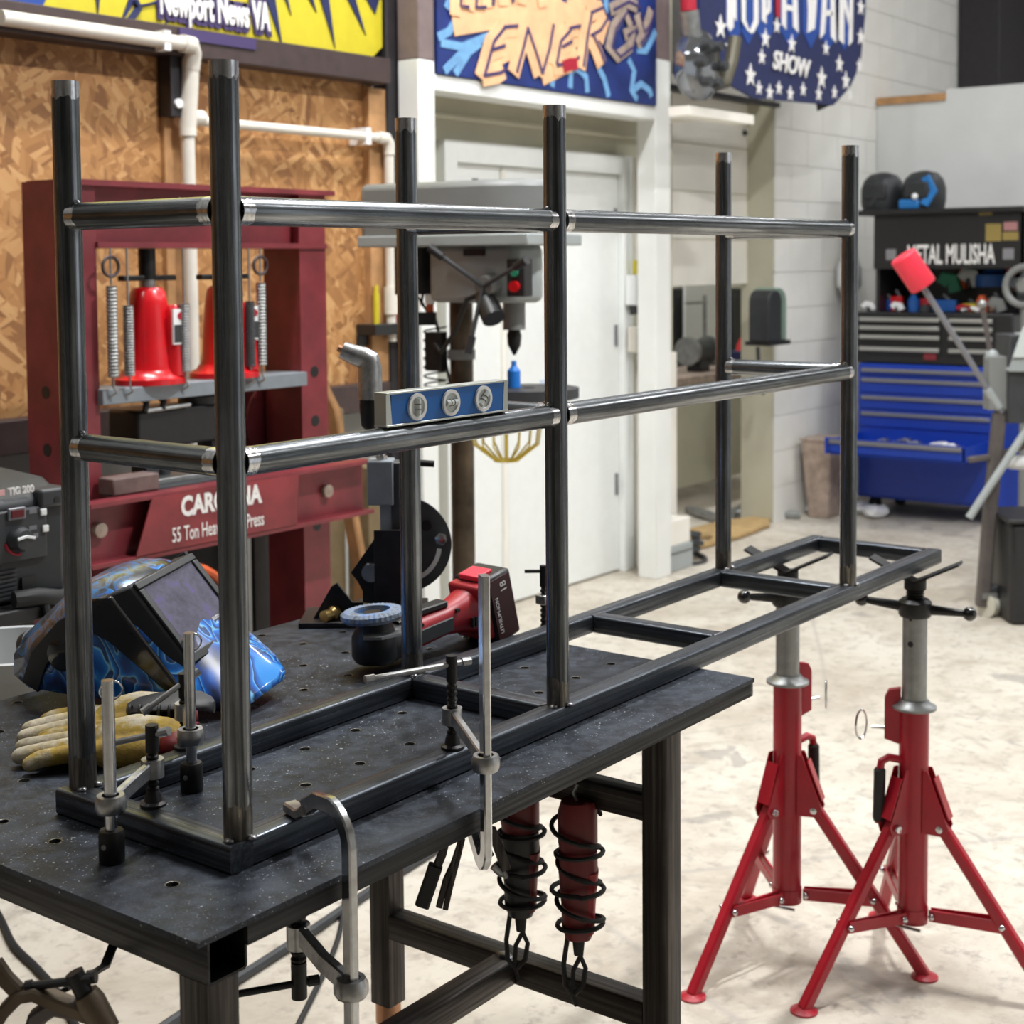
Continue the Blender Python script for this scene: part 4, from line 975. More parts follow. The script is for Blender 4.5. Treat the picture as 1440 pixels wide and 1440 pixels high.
MB().cyl(nl(570, 650, .01), nl(612, 653, .01), .006, n=10).build('lever_stub', MAT['black_oxide'], nt)
dr_ = thing('hand_drill', 'silver drill with angled handle mounted on top of the tube notcher', 'drill', NM @ tr(*nl(522, 600)))
def dl(u, v, y=0.): return nl(u, v, y)-nl(522, 600)
MB().tube([dl(524, 560), dl(524, 540), dl(524, 515), dl(522, 506), dl(515, 502), dl(500, 497), dl(486, 491)], [.021, .021, .021, .021, .019, .017, .015], 16).build('drill_body', MAT['cast_silver'], dr_)
MB().cyl(dl(487, 491), dl(480, 488), .006, n=10).build('drill_plug', MAT['copper'], dr_)
MB().lathe(dl(523, 602), (0, 0, 1), [(0, .010), (.006, .015), (.04, .018), (.052, .017), (.052, 0)], 16).build('drill_chuck', MAT['black_oxide'], dr_)
MB().cyl(dl(539, 640), dl(524, 600), .008, n=10).build('drill_shaft', MAT['chrome'], dr_)
# jaw plates with notches
MB().prism([(nl(u, v).x, nl(u, v).z) for u, v in ((496, 800), (530, 752), (540, 752), (540, 845), (512, 842), (512, 826), (505, 812))], (0, -.02, 0), (1, 0, 0), (0, 0, 1), .010).build('vise_jaw', MAT['black_oxide'], nt)
MB().lathe(nl(524, 800, -.031), (0, -1, 0), [(0, 0), (0, .018), (.004, .016), (.004, 0)], 16).build('hole_saw', MAT['chrome'], nt)
a = nl(440, 870, -.02); 
MB().prism([(nl(u, v).x, nl(u, v).z) for u, v in ((436, 876), (468, 820), (476, 815), (497, 842), (512, 842), (512, 868), (465, 880))], (0, -.02, 0), (1, 0, 0), (0, 0, 1), .008).build('angle_gusset', MAT['black_oxide'], nt)
MB().lathe(nl(474, 857, -.030), V(-.6, -.8, 0), [(0, .0), (0, .014), (.008, .014), (.012, .010), (.03, .010), (.03, 0)], 14).build('lock_knob', MAT['brass'], nt)
zt_ = (TT-NM.translation.z)
MB().box(nl(425, 0).x, nl(640, 0).x, -.06, .06, zt_+.0005, zt_+.010).build('base_plate', MAT['plate_dark'], nt, bevel=.001)
MB().box(nl(500, 0).x, nl(600, 0).x, -.045, .04, zt_+.010, zt_+.030).build('base_block', MAT['black_oxide'], nt, bevel=.002)
pbox('upright', 540, 790, 575, 860, -.01, .03, 'dark_gray')

# ------------------------------------------------------------------ two grinders hung under the table by their cords
def corded(label, M, sc=1., mats=('black_plastic', 'tool_dark_red')):
    t = thing('corded_grinder', label, 'grinder', M)
    n = 18
    def ring(z, rx, ry, ox=0): return [V(ox+rx*math.copysign(abs(math.cos(2*PI*j/n))**.75, math.cos(2*PI*j/n)), ry*math.copysign(abs(math.sin(2*PI*j/n))**.75, math.sin(2*PI*j/n)), z) for j in range(n)]
    MB().loft([ring(0, .024, .024), (ring(-.015, .029, .027)), ring(-.06, .029, .027), ring(-.075, .026, .025)]).build('gear_case', MAT['tool_dark_red'], t)
    MB().loft([ring(-.070, .028, .026), ring(-.10, .029, .027), ring(-.15, .025, .024), ring(-.185, .024, .023), ring(-.20, .018, .018)]).build('motor_body', MAT[mats[0]], t)
    MB().loft([ring(-.10, .012, .026, .018), ring(-.14, .012, .023, .014), ring(-.19, .010, .02, .013)]).build('side_shell', MAT[mats[1]], t)
    MB().loft([ring(-.198, .010, .010), ring(-.225, .007, .007)]).build('strain_relief', MAT['black_rubber'], t)
    pts = []
    for i in range(150):
        a = i*.26; z = -.03-.165*i/150; r_ = .033+.004*math.sin(i*.17)+(.010 if i > 90 else .002)*max(0, math.sin(i*.09))
        pts.append((r_*math.cos(a), r_*math.sin(a), z+.012*math.sin(a*.5+1)))
    MB().tube(pts, .0036, 6).build('wound_cord', MAT['black_rubber'], t)
    lp = [(.0, 0, -.222), (.010, 0, -.245), (.006, 0, -.27), (-.008, 0, -.285), (-.020, 0, -.27), (-.022, 0, -.24), (-.016, 0, -.20), (-.02, -.02, -.17)]
    MB().tube([Vector(lp[i]).lerp(Vector(lp[i+1]), k/4) for i in range(len(lp)-1) for k in range(4)], .0036, 6).build('cord_loop', MAT['black_rubber'], t)
    MB().tube([(.004, 0, -.225), (-.008, .004, -.25), (-.010, 0, -.28), (-.004, 0, -.30)], .0034, 6).build('cord_tail', MAT['black_rubber'], t)
    MB().tube([(0, 0, -.004), (-.006, 0, .012), (.0, 0, .024)], .003, 6).build('hanger_hook', MAT['galv'], t)
    return t
corded('black corded grinder wrapped in its cable under the table', frame((.700, .160, .692), (.6, -.8, 0)))
corded('red corded grinder wrapped in its cable nearer the front leg', frame((.712, .064, .682), (.6, -.8, 0), (.06, 0, 1)), mats=('tool_dark_red', 'tool_red'))
# locking pliers hanging below the front edge
PM = frame(at(640, 1158, y=.14), RH); PK = F_PX/((PM.translation-CAM_POS).dot(FW))
def pl(u, v, y=0.): return V((u-640)/PK, y, (1158-v)/PK)
pr = thing('locking_pliers', 'locking pliers with one black handle hanging under the table front', 'pliers', PM)
MB().strip([pl(652, 1162), pl(640, 1166), pl(628, 1174), pl(622, 1200), pl(612, 1224)], .010, .012, (0, 1, 0)).build('handle', MAT['leg_z'], pr)
MB().strip([pl(612, 1218), pl(604, 1242), pl(592, 1276)], .016, .020, (0, 1, 0)).build('handle_grip', MAT['black_rubber'], pr)
MB().strip([pl(652, 1166), pl(646, 1190), pl(638, 1214), pl(626, 1240), pl(616, 1278)], .008, .009, (0, 1, 0)).build('handle', MAT['leg_z'], pr)
MB().strip([pl(650, 1180), pl(641, 1216), pl(632, 1250), pl(625, 1281)], .008, .008, (0, 1, 0)).build('release_lever', MAT['leg_z'], pr)
MB().strip([pl(645, 1160), pl(664, 1166), pl(672, 1154)], .012, .016, (0, 1, 0)).build('jaw', MAT['plate_dark'], pr)
PM2 = frame(at(690, 1170, y=.14), RH)
def pl2(u, v, y=0.): return V((u-690)/PK, y, (1170-v)/PK)
pr = thing('locking_pliers', 'dark locking pliers hanging behind the tall bar clamp hook', 'pliers', PM2)
MB().strip([pl2(670, 1164), pl2(692, 1168), pl2(702, 1196), pl2(712, 1226)], .010, .014, (0, 1, 0)).build('handle', MAT['leg_z'], pr)
MB().cyl(pl2(693, 1220), pl2(706, 1232), .006, n=10).cyl(pl2(704, 1222), pl2(712, 1238), .004, n=8).build('adjusting_screw', MAT['galv'], pr)
MB().strip([pl2(668, 1162), pl2(676, 1180), pl2(690, 1206)], .008, .010, (0, 1, 0)).build('handle', MAT['plate_dark'], pr)
# clamps hanging off the left end of the table
CM = frame(at(120, 1400, x=-.215), RH); CK = F_PX/((CM.translation-CAM_POS).dot(FW))
def cl(u, v, y=0.): return V((u-120)/CK, y, (1400-v)/CK)
hc = thing('bar_clamp', 'dark bar clamp with thick curved arms at the lower left corner', 'clamp', CM)
s = thread(cl(146, 1450), cl(117, 1394), .0085, 8).build('spindle', MAT['black_oxide'], hc, smooth=False)
MB().cyl(cl(119, 1398), cl(105, 1366), .0085, n=14).build('spindle_head', MAT['black_oxide'], s)
h = MB().cyl(cl(42, 1386), cl(131, 1373, -.004), .0042, n=10).build('tommy_bar', MAT['black_oxide'], hc)
MB().cyl(cl(124, 1374), cl(136, 1372), .0065, n=10).build('bar_end', MAT['plate_dark'], h); MB().cyl(cl(37, 1387), cl(46, 1385), .0058, n=10).build('bar_end', MAT['black_oxide'], h)
MB().strip([cl(-20, 1460), cl(6, 1420), cl(28, 1398), cl(50, 1394), cl(80, 1408), (cl(120, 1424)), cl(150, 1440)], .02, .012, (0, 1, 0)).build('arm', MAT['belt_brown'], hc)
MB().strip([cl(40, 1470), cl(52, 1430), cl(76, 1414), cl(110, 1420), cl(150, 1432)], .018, .016, (0, 1, 0)).build('lower_arm', MAT['machine_brown'], hc)
MB().lathe(cl(150, 1450), cl(130, 1415)-cl(150, 1450), [(0, .012), (.03, .014), (.04, .012)], 14).build('arm_nut', MAT['belt_brown'], hc)
MB().strip([cl(-6, 1352), cl(8, 1374), cl(30, 1398)], .012, .014, (0, 1, 0)).build('bar', MAT['belt_brown'], hc)
p1_ = CM @ cl(80, 1408, .02); MB().strip([p1_, V(-.13, p1_.y+.05, .765), V(-.098, p1_.y+.07, TT-.0585)], .010, .004, (1, 0, 0)).build('hanger_strap', MAT['black_oxide'], hc, True)
# ------------------------------------------------------------------ red tripod pipe stands
def stand(label, x, y, a_first, ztop, zflange, hand, pin_a, grip_a, arm_a):
    t = thing('pipe_stand', label, 'stand', (x, y, 0), 'red pipe stands carrying the rack')
    MB().cyl((0, 0, .125), (0, 0, zflange), .0295, n=28).build('outer_tube', MAT['red_paint'], t)
    MB().lathe((0, 0, .120), (0, 0, 1), [(0, 0), (0, .031), (.03, .031), (.03, 0)], 28).build('strut_ring', MAT['red_paint'], t)
    MB().lathe((0, 0, zflange), (0, 0, 1), [(0, .0), (0, .044), (.005, .044), (.010, .034), (.018, .028), (.018, 0)], 30).build('collar', MAT['galv'], t)
    it = MB().cyl((0, 0, zflange), (0, 0, ztop-.085), .0245, n=28).build('inner_tube', MAT['galv'], t)
    dv = Vector((CAM_POS.x-x, CAM_POS.y-y, 0)).normalized(); dv = Matrix.Rotation(-.35, 3, 'Z') @ dv
    for z in (zflange+.135, zflange+.185):
        MB().cyl(dv*.022+V(0, 0, z), dv*.0250+V(0, 0, z), .006 if z < zflange+.15 else .003, n=12).build('pin_hole', MAT['black_plastic'], it)
    MB().lathe((0, 0, ztop-.090), (0, 0, 1), [(0, .0), (0, .030), (.005, .033), (.030, .033), (.036, .026), (.036, 0)], 24).build('screw_nut', MAT['black_oxide'], t)
    thread((0, 0, ztop-.056), (0, 0, ztop-.030), .018, 5, 18).build('screw_neck', MAT['black_oxide'], t, smooth=False)
    for s in (-1, 1):
        d = V(math.cos(hand), math.sin(hand), -.05)*s if s > 0 else V(-math.cos(hand), -math.sin(hand), .12)
        e = V(0, 0, ztop-.074)+d*.105
        MB().cyl(V(0, 0, ztop-.074)+d*.028, e, .0105, .0065, n=12).build('turn_handle', MAT['black_oxide'], t)
        MB().ball(e, .0145).build('handle_ball', MAT['knob_black'], t)
    # V head made of two flat plates
    MB().cyl((0, 0, ztop-.034), (0, 0, ztop-.016), .022, n=18).build('head_boss', MAT['black_oxide'], t)
    for s in (-1, 1):
        d = V(math.cos(arm_a)*s, math.sin(arm_a)*s, 0); sd = V(-math.sin(arm_a), math.cos(arm_a), 0)
        p0 = V(0, 0, ztop-.020); p1 = p0+d*.088+V(0, 0, .044)
        MB().strip([p0, p1], .045, .005, sd).build('head_plate', MAT['black_oxide'], t)
    # legs
    for k in range(3):
        a = a_first+k*2*PI/3; d = V(math.cos(a), math.sin(a), 0); sd = V(-d.y, d.x, 0)
        top = d*.052+V(0, 0, .335); ft = d*.282+V(0, 0, .006)
        lg = MB().strip([top, ft], .024, .024, sd).build('leg', MAT['red_paint'], t)
        MB().lathe(ft-V(0, 0, .006), (0, 0, 1), [(0, 0), (0, .027), (.004, .027), (.010, .014), (.012, 0)], 20).build('foot_plate', MAT['red_paint'], lg)
        for s in (-1, 1):
            gu = MB(); gu.prism([(.024, .440), (.034, .440), (.076, .330), (.070, .312), (.024, .312)], sd*(s*.0165-.0015), d, (0, 0, 1), .003)
            gp_ = gu.build('gusset', MAT['red_paint'], lg)
            MB().lathe(d*.058+sd*(s*.0175)+V(0, 0, .326), sd*s, [(0, 0), (0, .008), (.005, .007), (.006, 0)], 10).build('bolt', MAT['chrome'], gp_)
        MB().strip([d*.045+V(0, 0, .425), d*.075+V(0, 0, .345)], .030, .003, sd).build('gusset_cap', MAT['red_paint'], lg)
        e = top.lerp(ft, .56)
        st_ = MB().strip([d*.034+V(0, 0, .137), e-V(0, 0, .006)+sd*.0], .006, .024, sd).build('strut', MAT['red_paint'], t)
        st2 = MB().strip([d*.034+V(0, 0, .137)+sd*.016, e+sd*.016], .003, .022, sd); st2.build('strut', MAT['red_paint'], t)
        for q in (d*.040+V(0, 0, .137)+sd*-.006, e+sd*-.016, d*.040+V(0, 0, .137)+sd*.02, e+sd*.02): MB().ball(q, .0065, 8, 6).build('bolt', MAT['chrome'], t)
    # pin bracket with wire pin, and carrying handle
    d = V(math.cos(pin_a), math.sin(pin_a), 0); sd = V(-d.y, d.x, 0)
    MB().prism([(.026, -.065), (.058, -.055), (.058, .03), (.050, .045), (.026, .050)], V(0, 0, zflange-.01)+sd*.008, d, (0, 0, 1), .016).build('pin_bracket', MAT['red_paint'], t)
    c = V(0, 0, zflange-.045)+d*.062
    MB().cyl(c-d*.01, c+d*.022, .0035, n=8).build('locking_pin', MAT['chrome'], t)
    n = 20; c2 = c+d*.042+V(0, 0, .004)
    MB().tube([c2+(d*.55+sd*.6)*(.019*math.cos(2*PI*i/n))+V(0, 0, .030*math.sin(2*PI*i/n)) for i in range(n)], .0022, 6, True).build('pin_loop', MAT['chrome'], t)
    d = V(math.cos(grip_a), math.sin(grip_a), 0)
    MB().tube([d*.025+V(0, 0, .455), d*.055+V(0, 0, .462), d*.070+V(0, 0, .455), d*.074+V(0, 0, .435), d*.076+V(0, 0, .33)], .008, 10).build('carry_handle', MAT['red_paint'], t)
    MB().lathe(d*.0735+V(0, 0, .442), V(0, 0, -1)+d*.02, [(0, .009), (.004, .012), (.10, .012), (.108, .0105), (.108, 0)], 14).build('handle_grip', MAT['black_rubber'], t)
    MB().tube([dv*.035+V(0, 0, .118)+dv.cross(V(0,0,1))*w_ for w_ in (-.03, 0, .03)], .0035, 8).build('ring_clip', MAT['chrome'], t)
    return t
stand('red tripod pipe stand under the front tube of the rack, nearer the camera', 1.813, 0., math.radians(156), TT-.002, .560, math.atan2(-.797, .604)-.30, math.atan2(.797, -.604)-.25, math.atan2(.797, -.604)+.2, math.radians(-80))
stand('red tripod pipe stand under the rear tube of the rack, farther back', 1.750, .250, math.radians(166), TT-.002, .585, math.atan2(-.797, .604)+.40, math.atan2(-.797, .604)+.5, math.atan2(-.797, .604)+.55, math.radians(-80))
# ------------------------------------------------------------------ maroon shop press
PY0, PXL, PXR, PZ = 1.85, 1.146, 2.042, 1.668
pz = thing('shop_press', 'maroon H-frame shop press with two red jacks against the OSB wall', 'press', (PXL, PY0, 0))
for xa, s in ((PXL, 1), (PXR, -1)):                     # channel uprights: front flange, web, rear flange
    m = MB(); m.box(min(xa, xa+s*.104), max(xa, xa+s*.104), PY0, PY0+.010, 0, PZ-.0); m.box(min(xa, xa+s*.104), max(xa, xa+s*.104), PY0+.135, PY0+.145, 0, PZ)
    xw = xa if s > 0 else xa-.104
    m.box(xw if s > 0 else xa-.104, (xw+.010) if s > 0 else xa-.094, PY0+.010, PY0+.135, 0, PZ)
    u = m.build('upright', MAT['maroon'], pz, True, smooth=False)
    for z in (.72, .88, 1.02, 1.16):
        MB().cyl((xa+s*.052, PY0-.001, z), (xa+s*.052, PY0+.004, z), .016, n=14).build('pin_hole', MAT['black_plastic'], u, True)
        if s > 0: MB().cyl((xa-.0012, PY0+.07, z), (xa+.002, PY0+.07, z), .016, n=14).build('pin_hole', MAT['black_plastic'], u, True)
    MB().box(xa-.05 if s > 0 else xa-.15, xa+.15 if s > 0 else xa+.05, PY0-.25, PY0+.40, 0, .05).build('foot', MAT['maroon'], u, True, smooth=False)
hd = MB(); hd.box(PXL+.08, PXR, PY0+.03, PY0+.045, 1.51, PZ); hd.box(PXL+.02, PXR+.03, PY0-.012, PY0+.155, PZ-.010, PZ+.004); hd.box(PXL+.104, PXR, PY0-.008, PY0+.15, 1.508, 1.522)
hd.build('head_beam', MAT['maroon'], pz, True, smooth=False)
text('Industrial', .032, MAT['lettering_white'], pz, face_minus_y((1.60, PY0+.029, 1.627)), ext=.0004, xs=1.1)
# bed channels
ZB1, ZB0 = .906, .752; FY = PY0-.075
m = MB(); m.box(PXL-.02, PXR+.06, FY, FY+.010, ZB0, ZB1); m.box(PXL-.02, PXR+.06, FY-.045, FY+.0, ZB0, ZB0+.010); m.box(PXL-.02, PXR+.06, FY-.045, FY, ZB1-.010, ZB1)
m.build('bed_channel', MAT['maroon'], pz, True, smooth=False)
m = MB(); m.box(PXL-.02, PXR+.06, PY0+.20, PY0+.21, ZB0, ZB1); m.box(PXL-.02, PXR+.06, PY0+.21, PY0+.255, ZB0, ZB0+.010); m.box(PXL-.02, PXR+.06, PY0+.21, PY0+.255, ZB1-.010, ZB1)
m.build('bed_channel', MAT['maroon'], pz, True, smooth=False)
pa, pb, pc, pe = at(214, 696, y=FY-.048), at(420, 662, y=FY-.048), at(418, 745, y=FY-.048), at(192, 784, y=FY-.048)
q = [V(pe.x, FY-.048, ZB0+.012), V(pc.x, FY-.048, ZB0+.012), V(pb.x, FY-.048, ZB1-.008), V(pa.x, FY-.048, ZB1-.008)]
MB().add(q+[p+V(0, .003, 0) for p in q], [(0,1,2,3),(7,6,5,4),(0,4,5,1),(1,5,6,2),(2,6,7,3),(3,7,4,0)]).build('name_plate', MAT['maroon_plate'], pz, True, smooth=False)
c = at(311, 706, y=FY-.05); c2 = at(308, 755, y=FY-.05); x0, x1 = at(253, 711, y=FY-.05).x, at(369, 695, y=FY-.05).x
text('CAROLINA', .066, MAT['lettering_white'], pz, face_minus_y(((x0+x1)/2, FY-.0492, .863)), ext=.0004, off=.0028, xs=(x1-x0)/.34)
x0, x1 = at(235, 756, y=FY-.05).x, at(378, 737, y=FY-.05).x
text('55 Ton Heavy Duty Press', .052, MAT['lettering_white'], pz, face_minus_y(((x0+x1)/2, FY-.0492, .797)), ext=.0004, off=.0004, xs=(x1-x0)/.60)
for u, v in ((137, 745), (457, 690)):
    q = at(u, v, y=FY); MB().lathe((q.x, FY, q.z), (0, -1, 0), [(0, 0), (0, .018), (.016, .018), (.018, 0)], 12).build('bed_pin', MAT['taupe'], pz, True)
# things on the bed
MB().box(PXL+.104, PXR-.10, FY+.012, PY0+.198, ZB1-.004, ZB1+.002).build('bed_plate', MAT['dark_gray'], pz, True)
t = thing('press_block', 'rust brown steel block on the press bed', 'block', (1.30, PY0-.04, ZB1+.002)); MB().box(-.07, .07, -.03, .03, 0, .042).build('block', simple('rust_block', (.16, .11, .10), .7, .2, var=.3), t, bevel=.004)
t = thing('press_plate', 'bright steel plate with a short stub on the press bed', 'plate', (1.52, PY0+.06, ZB1+.002)); MB().box(-.14, .13, -.07, .08, 0, .014).build('plate', MAT['galv'], t, bevel=.002); MB().cyl((-.03, 0, .014), (-.03, 0, .06), .02, n=14).build('stub', MAT['dark_gray'], t)
# sliding beam carrying the jacks
zb_ = at(270, 540, y=PY0+.03).z
MB().box(PXL+.098, PXR-.10, PY0-.02, PY0+.10, zb_-.028, zb_+.010).build('jack_beam', MAT['blue_grey'], pz, True, bevel=.002)
ZJ = zb_+.0105
def jack(label, u, ww=1.):
    x = at(u, 520, y=PY0+.035).x
    t = thing('bottle_jack', label, 'jack', (x, PY0+.04, ZJ))
    bs = MB().lathe((0, 0, 0), (0, 0, 1), [(0, 0), (0, .088), (.014, .088), (.024, .070), (.036, .064), (.036, 0)], 28)
    for p in bs.v: p.x *= 1.12
    bs.build('base', MAT['jack_red'], t)
    MB().lathe((0, 0, .03), (0, 0, 1), [(0, .066), (.02, .060), (.10, .056), (.17, .050), (.205, .044), (.215, .034), (.215, 0)], 28).build('tank', MAT['jack_red'], t)
    MB().lathe((.040, -.048, .02), (0, 0, 1), [(0, .030), (.09, .026), (.165, .024), (.18, .016), (.18, 0)], 18).build('pump_barrel', MAT['jack_red'], t)
    lb = MB().box(.016, .064, -.0775, -.070, .10, .19).build('label', MAT['white'], t)
    MB().box(.018, .062, -.0785, -.077, .105, .15).build('label_print', MAT['dark_gray'], t); MB().cyl((.040, -.0775, .172), (.040, -.0788, .172), .010, n=12).build('label_seal', MAT['flag_red'], t)
    MB().cyl((0, 0, .245), (0, 0, .27), .02, n=14).build('ram_collar', MAT['galv'], t)
    MB().cyl((0, 0, .265), (0, 0, 1.507-ZJ), .022, n=14).build('ram', MAT['black_oxide'], t)
    MB().box(-.085, .085, -.012, .012, .262, .276).build('ram_crossbar', MAT['black_oxide'], t, bevel=.003)
jack('red bottle jack with white label on the press beam, left one', 212)
jack('red bottle jack on the press beam, right one half hidden', 318)
for u, eye in ((152, 1), (175, 0), (254, 0), (362, 1), (346, 0)):
    x = at(u, 450, y=PY0-.02).x
    zt_ = 1.44 if eye else 1.39
    t = thing('return_spring', {152: 'steel return spring at the left end of the press beam', 175: 'thin return spring left of the left red jack', 254: 'return spring between the two red jacks', 362: 'steel return spring at the right end of the press beam', 346: 'dark return spring right of the right red jack'}[u], 'spring', (x, PY0-.035, zb_+.02), 'press return springs')
    n = 26; L = zt_-zb_-.06
    prof = []
    for i in range(n): prof += [(i*L/n, .011), (i*L/n+.5*L/n, .0145)]
    MB().lathe((0, 0, .02), (0, 0, 1), prof, 12).build('coil', MAT['galv' if u != 346 else 'dark_gray'], t, smooth=False)
    MB().tube([(0, 0, .02), (0, 0, -.005), (.01, 0, -.018), (0, .012, -.028)], .003, 6).build('lower_hook', MAT['galv'], t)
    MB().tube([(0, 0, L+.018), (0, 0, 1.507-zb_-.02)], .003, 6).build('upper_wire', MAT['galv'], t)
    if eye: MB().torus((0, 0, L+.062), (0, 1, 0), .024, .0045, 20, 6).build('eye_bolt', MAT['brown_steel'], t)
# hydraulic pump, hoses, reel and hoop around the press
q = at(250, 625, y=PY0+.05)
t = thing('hydraulic_pump', 'black hydraulic pump box hanging inside the press frame', 'pump', (q.x, PY0+.06, .998)); MB().box(-.16, .20, -.05, .07, 0, .10).build('housing', MAT['black_plastic'], t, bevel=.008)
MB().cyl((.09, 0, .10), (.09, 0, zb_-.03-.998), .030, n=16).build('ram_cylinder', MAT['dark_gray'], t); MB().lathe((.09, 0, .10), (0, 0, 1), [(0, .06), (.02, .06), (.03, .035)], 16).build('ram_flange', MAT['dark_gray'], t)
MB().cyl((-.14, -.06, .10), (.0, -.06, .105), .006, n=8).build('bleed_pipe', MAT['galv'], t)
for x in (-.145, -.09): MB().tube([(x, -.06, .10), (x+.01, -.062, .15), (x-.01, -.062, zb_-.03-.998)], .008, 8).build('hose', MAT['black_rubber'], t)
MB().box(-.12, -.08, -.03, .03, -.088, 0).box(.10, .14, -.03, .03, -.088, 0).build('bracket', MAT['dark_gray'], t)
q = at(380, 590, y=PY0+.2)
t = thing('hose_reel', 'dark maroon hose reel beside the right press upright', 'reel', (q.x, PY0+.2, .0))
MB().lathe((0, 0, q.z), (0, -1, 0), [(-.04, 0), (-.04, .13), (-.035, .13), (-.035, .06), (.035, .06), (.035, .13), (.04, .13), (.04, 0)], 28).build('spool', MAT['maroon'], t)
MB().box(-.03, .03, .045, .06, 0, q.z).box(-.15, .15, -.02, .16, 0, .02).build('reel_post', MAT['dark_steel'], t)
q = at(250, 792, y=PY0-.16)
t = thing('orange_hoop', 'orange rimmed reel standing below the press bed', 'reel', (q.x, PY0-.16, 0))
MB().torus((0, 0, q.z-.20), (0, 1, 0), .19, .011, 40, 8).build('ring', MAT['orange'], t); MB().lathe((0, .012, q.z-.20), (0, -1, 0), [(0, 0), (0, .185), (.012, .185), (.012, 0)], 32).build('disc', MAT['dark_steel'], t)
MB().box(-.03, .03, .02, .05, 0, q.z-.2).box(-.12, .12, -.08, .10, 0, .02).build('reel_post', MAT['dark_steel'], t)

# lumber leaning at the right of the press
t = thing('timber_stud', 'orange brown timber stud leaning right of the press', 'timber', (2.30, 2.05, 0)); a, b = at(486, 690, y=2.1), at(502, 835, y=2.0); MB().strip([V(b.x+.03, b.y, .002), V(b.x+.02, b.y, .5), V(a.x, 2.15, 1.0), V(a.x-.03, 2.2, 1.12)], .05, .03, (0, 1, 0)).build('stud', MAT['wood'], t, True)
a = at(482, 655, y=2.3)
t = thing('timber_post', 'pale short timber post standing by the wall right of the press', 'timber', (a.x+.12, 2.3, 0)); MB().box(-.05, .06, -.05, .05, 0, .78).build('post', MAT['pale_wood'], t, bevel=.004)
t = thing('timber_post', 'pale timber board standing beside the right press leg', 'timber', (a.x-.02, 2.34, 0)); MB().box(-.04, .05, -.02, .02, 0, .98).build('board', MAT['pale_wood'], t, bevel=.003)

# ------------------------------------------------------------------ drill press
DC = at(650, 600, d=4.6); dkx, dky = DC.x, DC.y
DM = frame((dkx, dky, 0), (.10, -.995, 0)); K4 = 4.6/F_PX         # local x = towards the operator side
dp = thing('drill_press', 'grey floor drill press standing in front of the white door', 'drill press', DM)
MB().box(-.18, .32, -.16, .16, 0, .05).build('base', MAT['grey_machine'], dp, bevel=.01)
ch = zat(dkx, dky, 420)
MB().cyl((0, 0, .05), (0, 0, ch), .036, n=24).build('column', MAT['belt_brown'], dp)
z1, z0 = zat(dkx, dky, 258), zat(dkx, dky, 345)
hp = [(-.27, -.15), (.18, -.16), (.29, -.12), (.34, -.05), (.34, .05), (.29, .12), (.18, .16), (-.27, .15), (-.31, .0)]
MB().prism(hp, (0, 0, z0), (1, 0, 0), (0, 1, 0), z1-z0).build('belt_cover', MAT['grey_machine'], dp, bevel=.02)
MB().box(-.27, .335, -.162, .162, z0-.004, z0+.03).build('cover_rim', MAT['light_machine'], dp, bevel=.004)
MB().cyl((.12, -.1, z1), (.12, -.1, z1+.006), .010, n=8).build('cover_screw', MAT['dark_gray'], dp)
m = MB(); m.prism([(-.07, -.07), (.10, -.10), (.24, -.08), (.29, 0), (.24, .08), (.10, .10), (-.07, .07), (-.09, 0)], (0, 0, ch-.01), (1, 0, 0), (0, 1, 0), z0-ch+.01); m.build('head_casting', MAT['light_machine'], dp, bevel=.02)
MB().box(.08, .15, -.107, -.095, ch+.13, ch+.15).build('name_badge', MAT['black_plastic'], dp)
MB().cyl((-.17, 0, z0-.15), (-.17, 0, z0-.005), .065, n=20).build('motor', MAT['black_plastic'], dp)
zq = zat(dkx, dky, 400)
MB().cyl((.19, 0, zat(dkx, dky, 462)), (.19, 0, ch), .034, n=18).build('quill', MAT['grey_machine'], dp)
MB().lathe((.19, 0, zat(dkx, dky, 497)), (0, 0, 1), [(0, .004), (.015, .012), (.03, .020), (.06, .022), (.075, .018), (.10, .010), (.14, .010)], 16).build('chuck', MAT['black_oxide'], dp)
c = V(.19, 0, zq+.0)
MB().cyl((.17, -.08, ch+.05), (.17, -.14, ch+.04), .03, n=14).build('feed_hub', MAT['grey_machine'], dp)
for a in (.4, 2.5, 4.6):
    d = V(math.cos(a), -.25, math.sin(a)).normalized(); p = V(.17, -.14, ch+.04)
    h = MB().cyl(p, p+d*.17, .007, n=8).build('feed_arm', MAT['dark_gray'], dp); MB().cyl(p+d*.15, p+d*.20, .013, n=10).build('feed_knob', MAT['black_plastic'], h)
MB().box(.25, .31, -.14, -.09, ch+.01, ch+.12).build('switch_box', MAT['black_plastic'], dp, bevel=.004)
MB().cyl((.28, -.14, ch+.08), (.28, -.148, ch+.08), .012, n=12).build('green_button', MAT['green'], dp); MB().cyl((.28, -.14, ch+.04), (.28, -.152, ch+.04), .016, n=12).build('red_button', MAT['jack_red'], dp)
lt = MB().lathe((.15, -.11, ch+.02), V(.6, -.35, -.75), [(0, .0), (0, .025), (.06, .035), (.10, .035), (.10, 0)], 16).build('work_light', MAT['black_plastic'], dp)
MB().tube([(.15, -.11, ch+.02), (.10, -.12, ch+.0), (.04, -.10, ch-.10), (-.02, -.08, ch-.16), (-.06, -.06, ch-.13)], .008, 8).build('light_arm', MAT['black_rubber'], dp)
MB().box(-.09, -.03, -.07, -.03, ch-.22, ch-.10).build('rack_clamp', MAT['black_oxide'], dp, bevel=.004)
zt_ = zat(dkx, dky, 548)
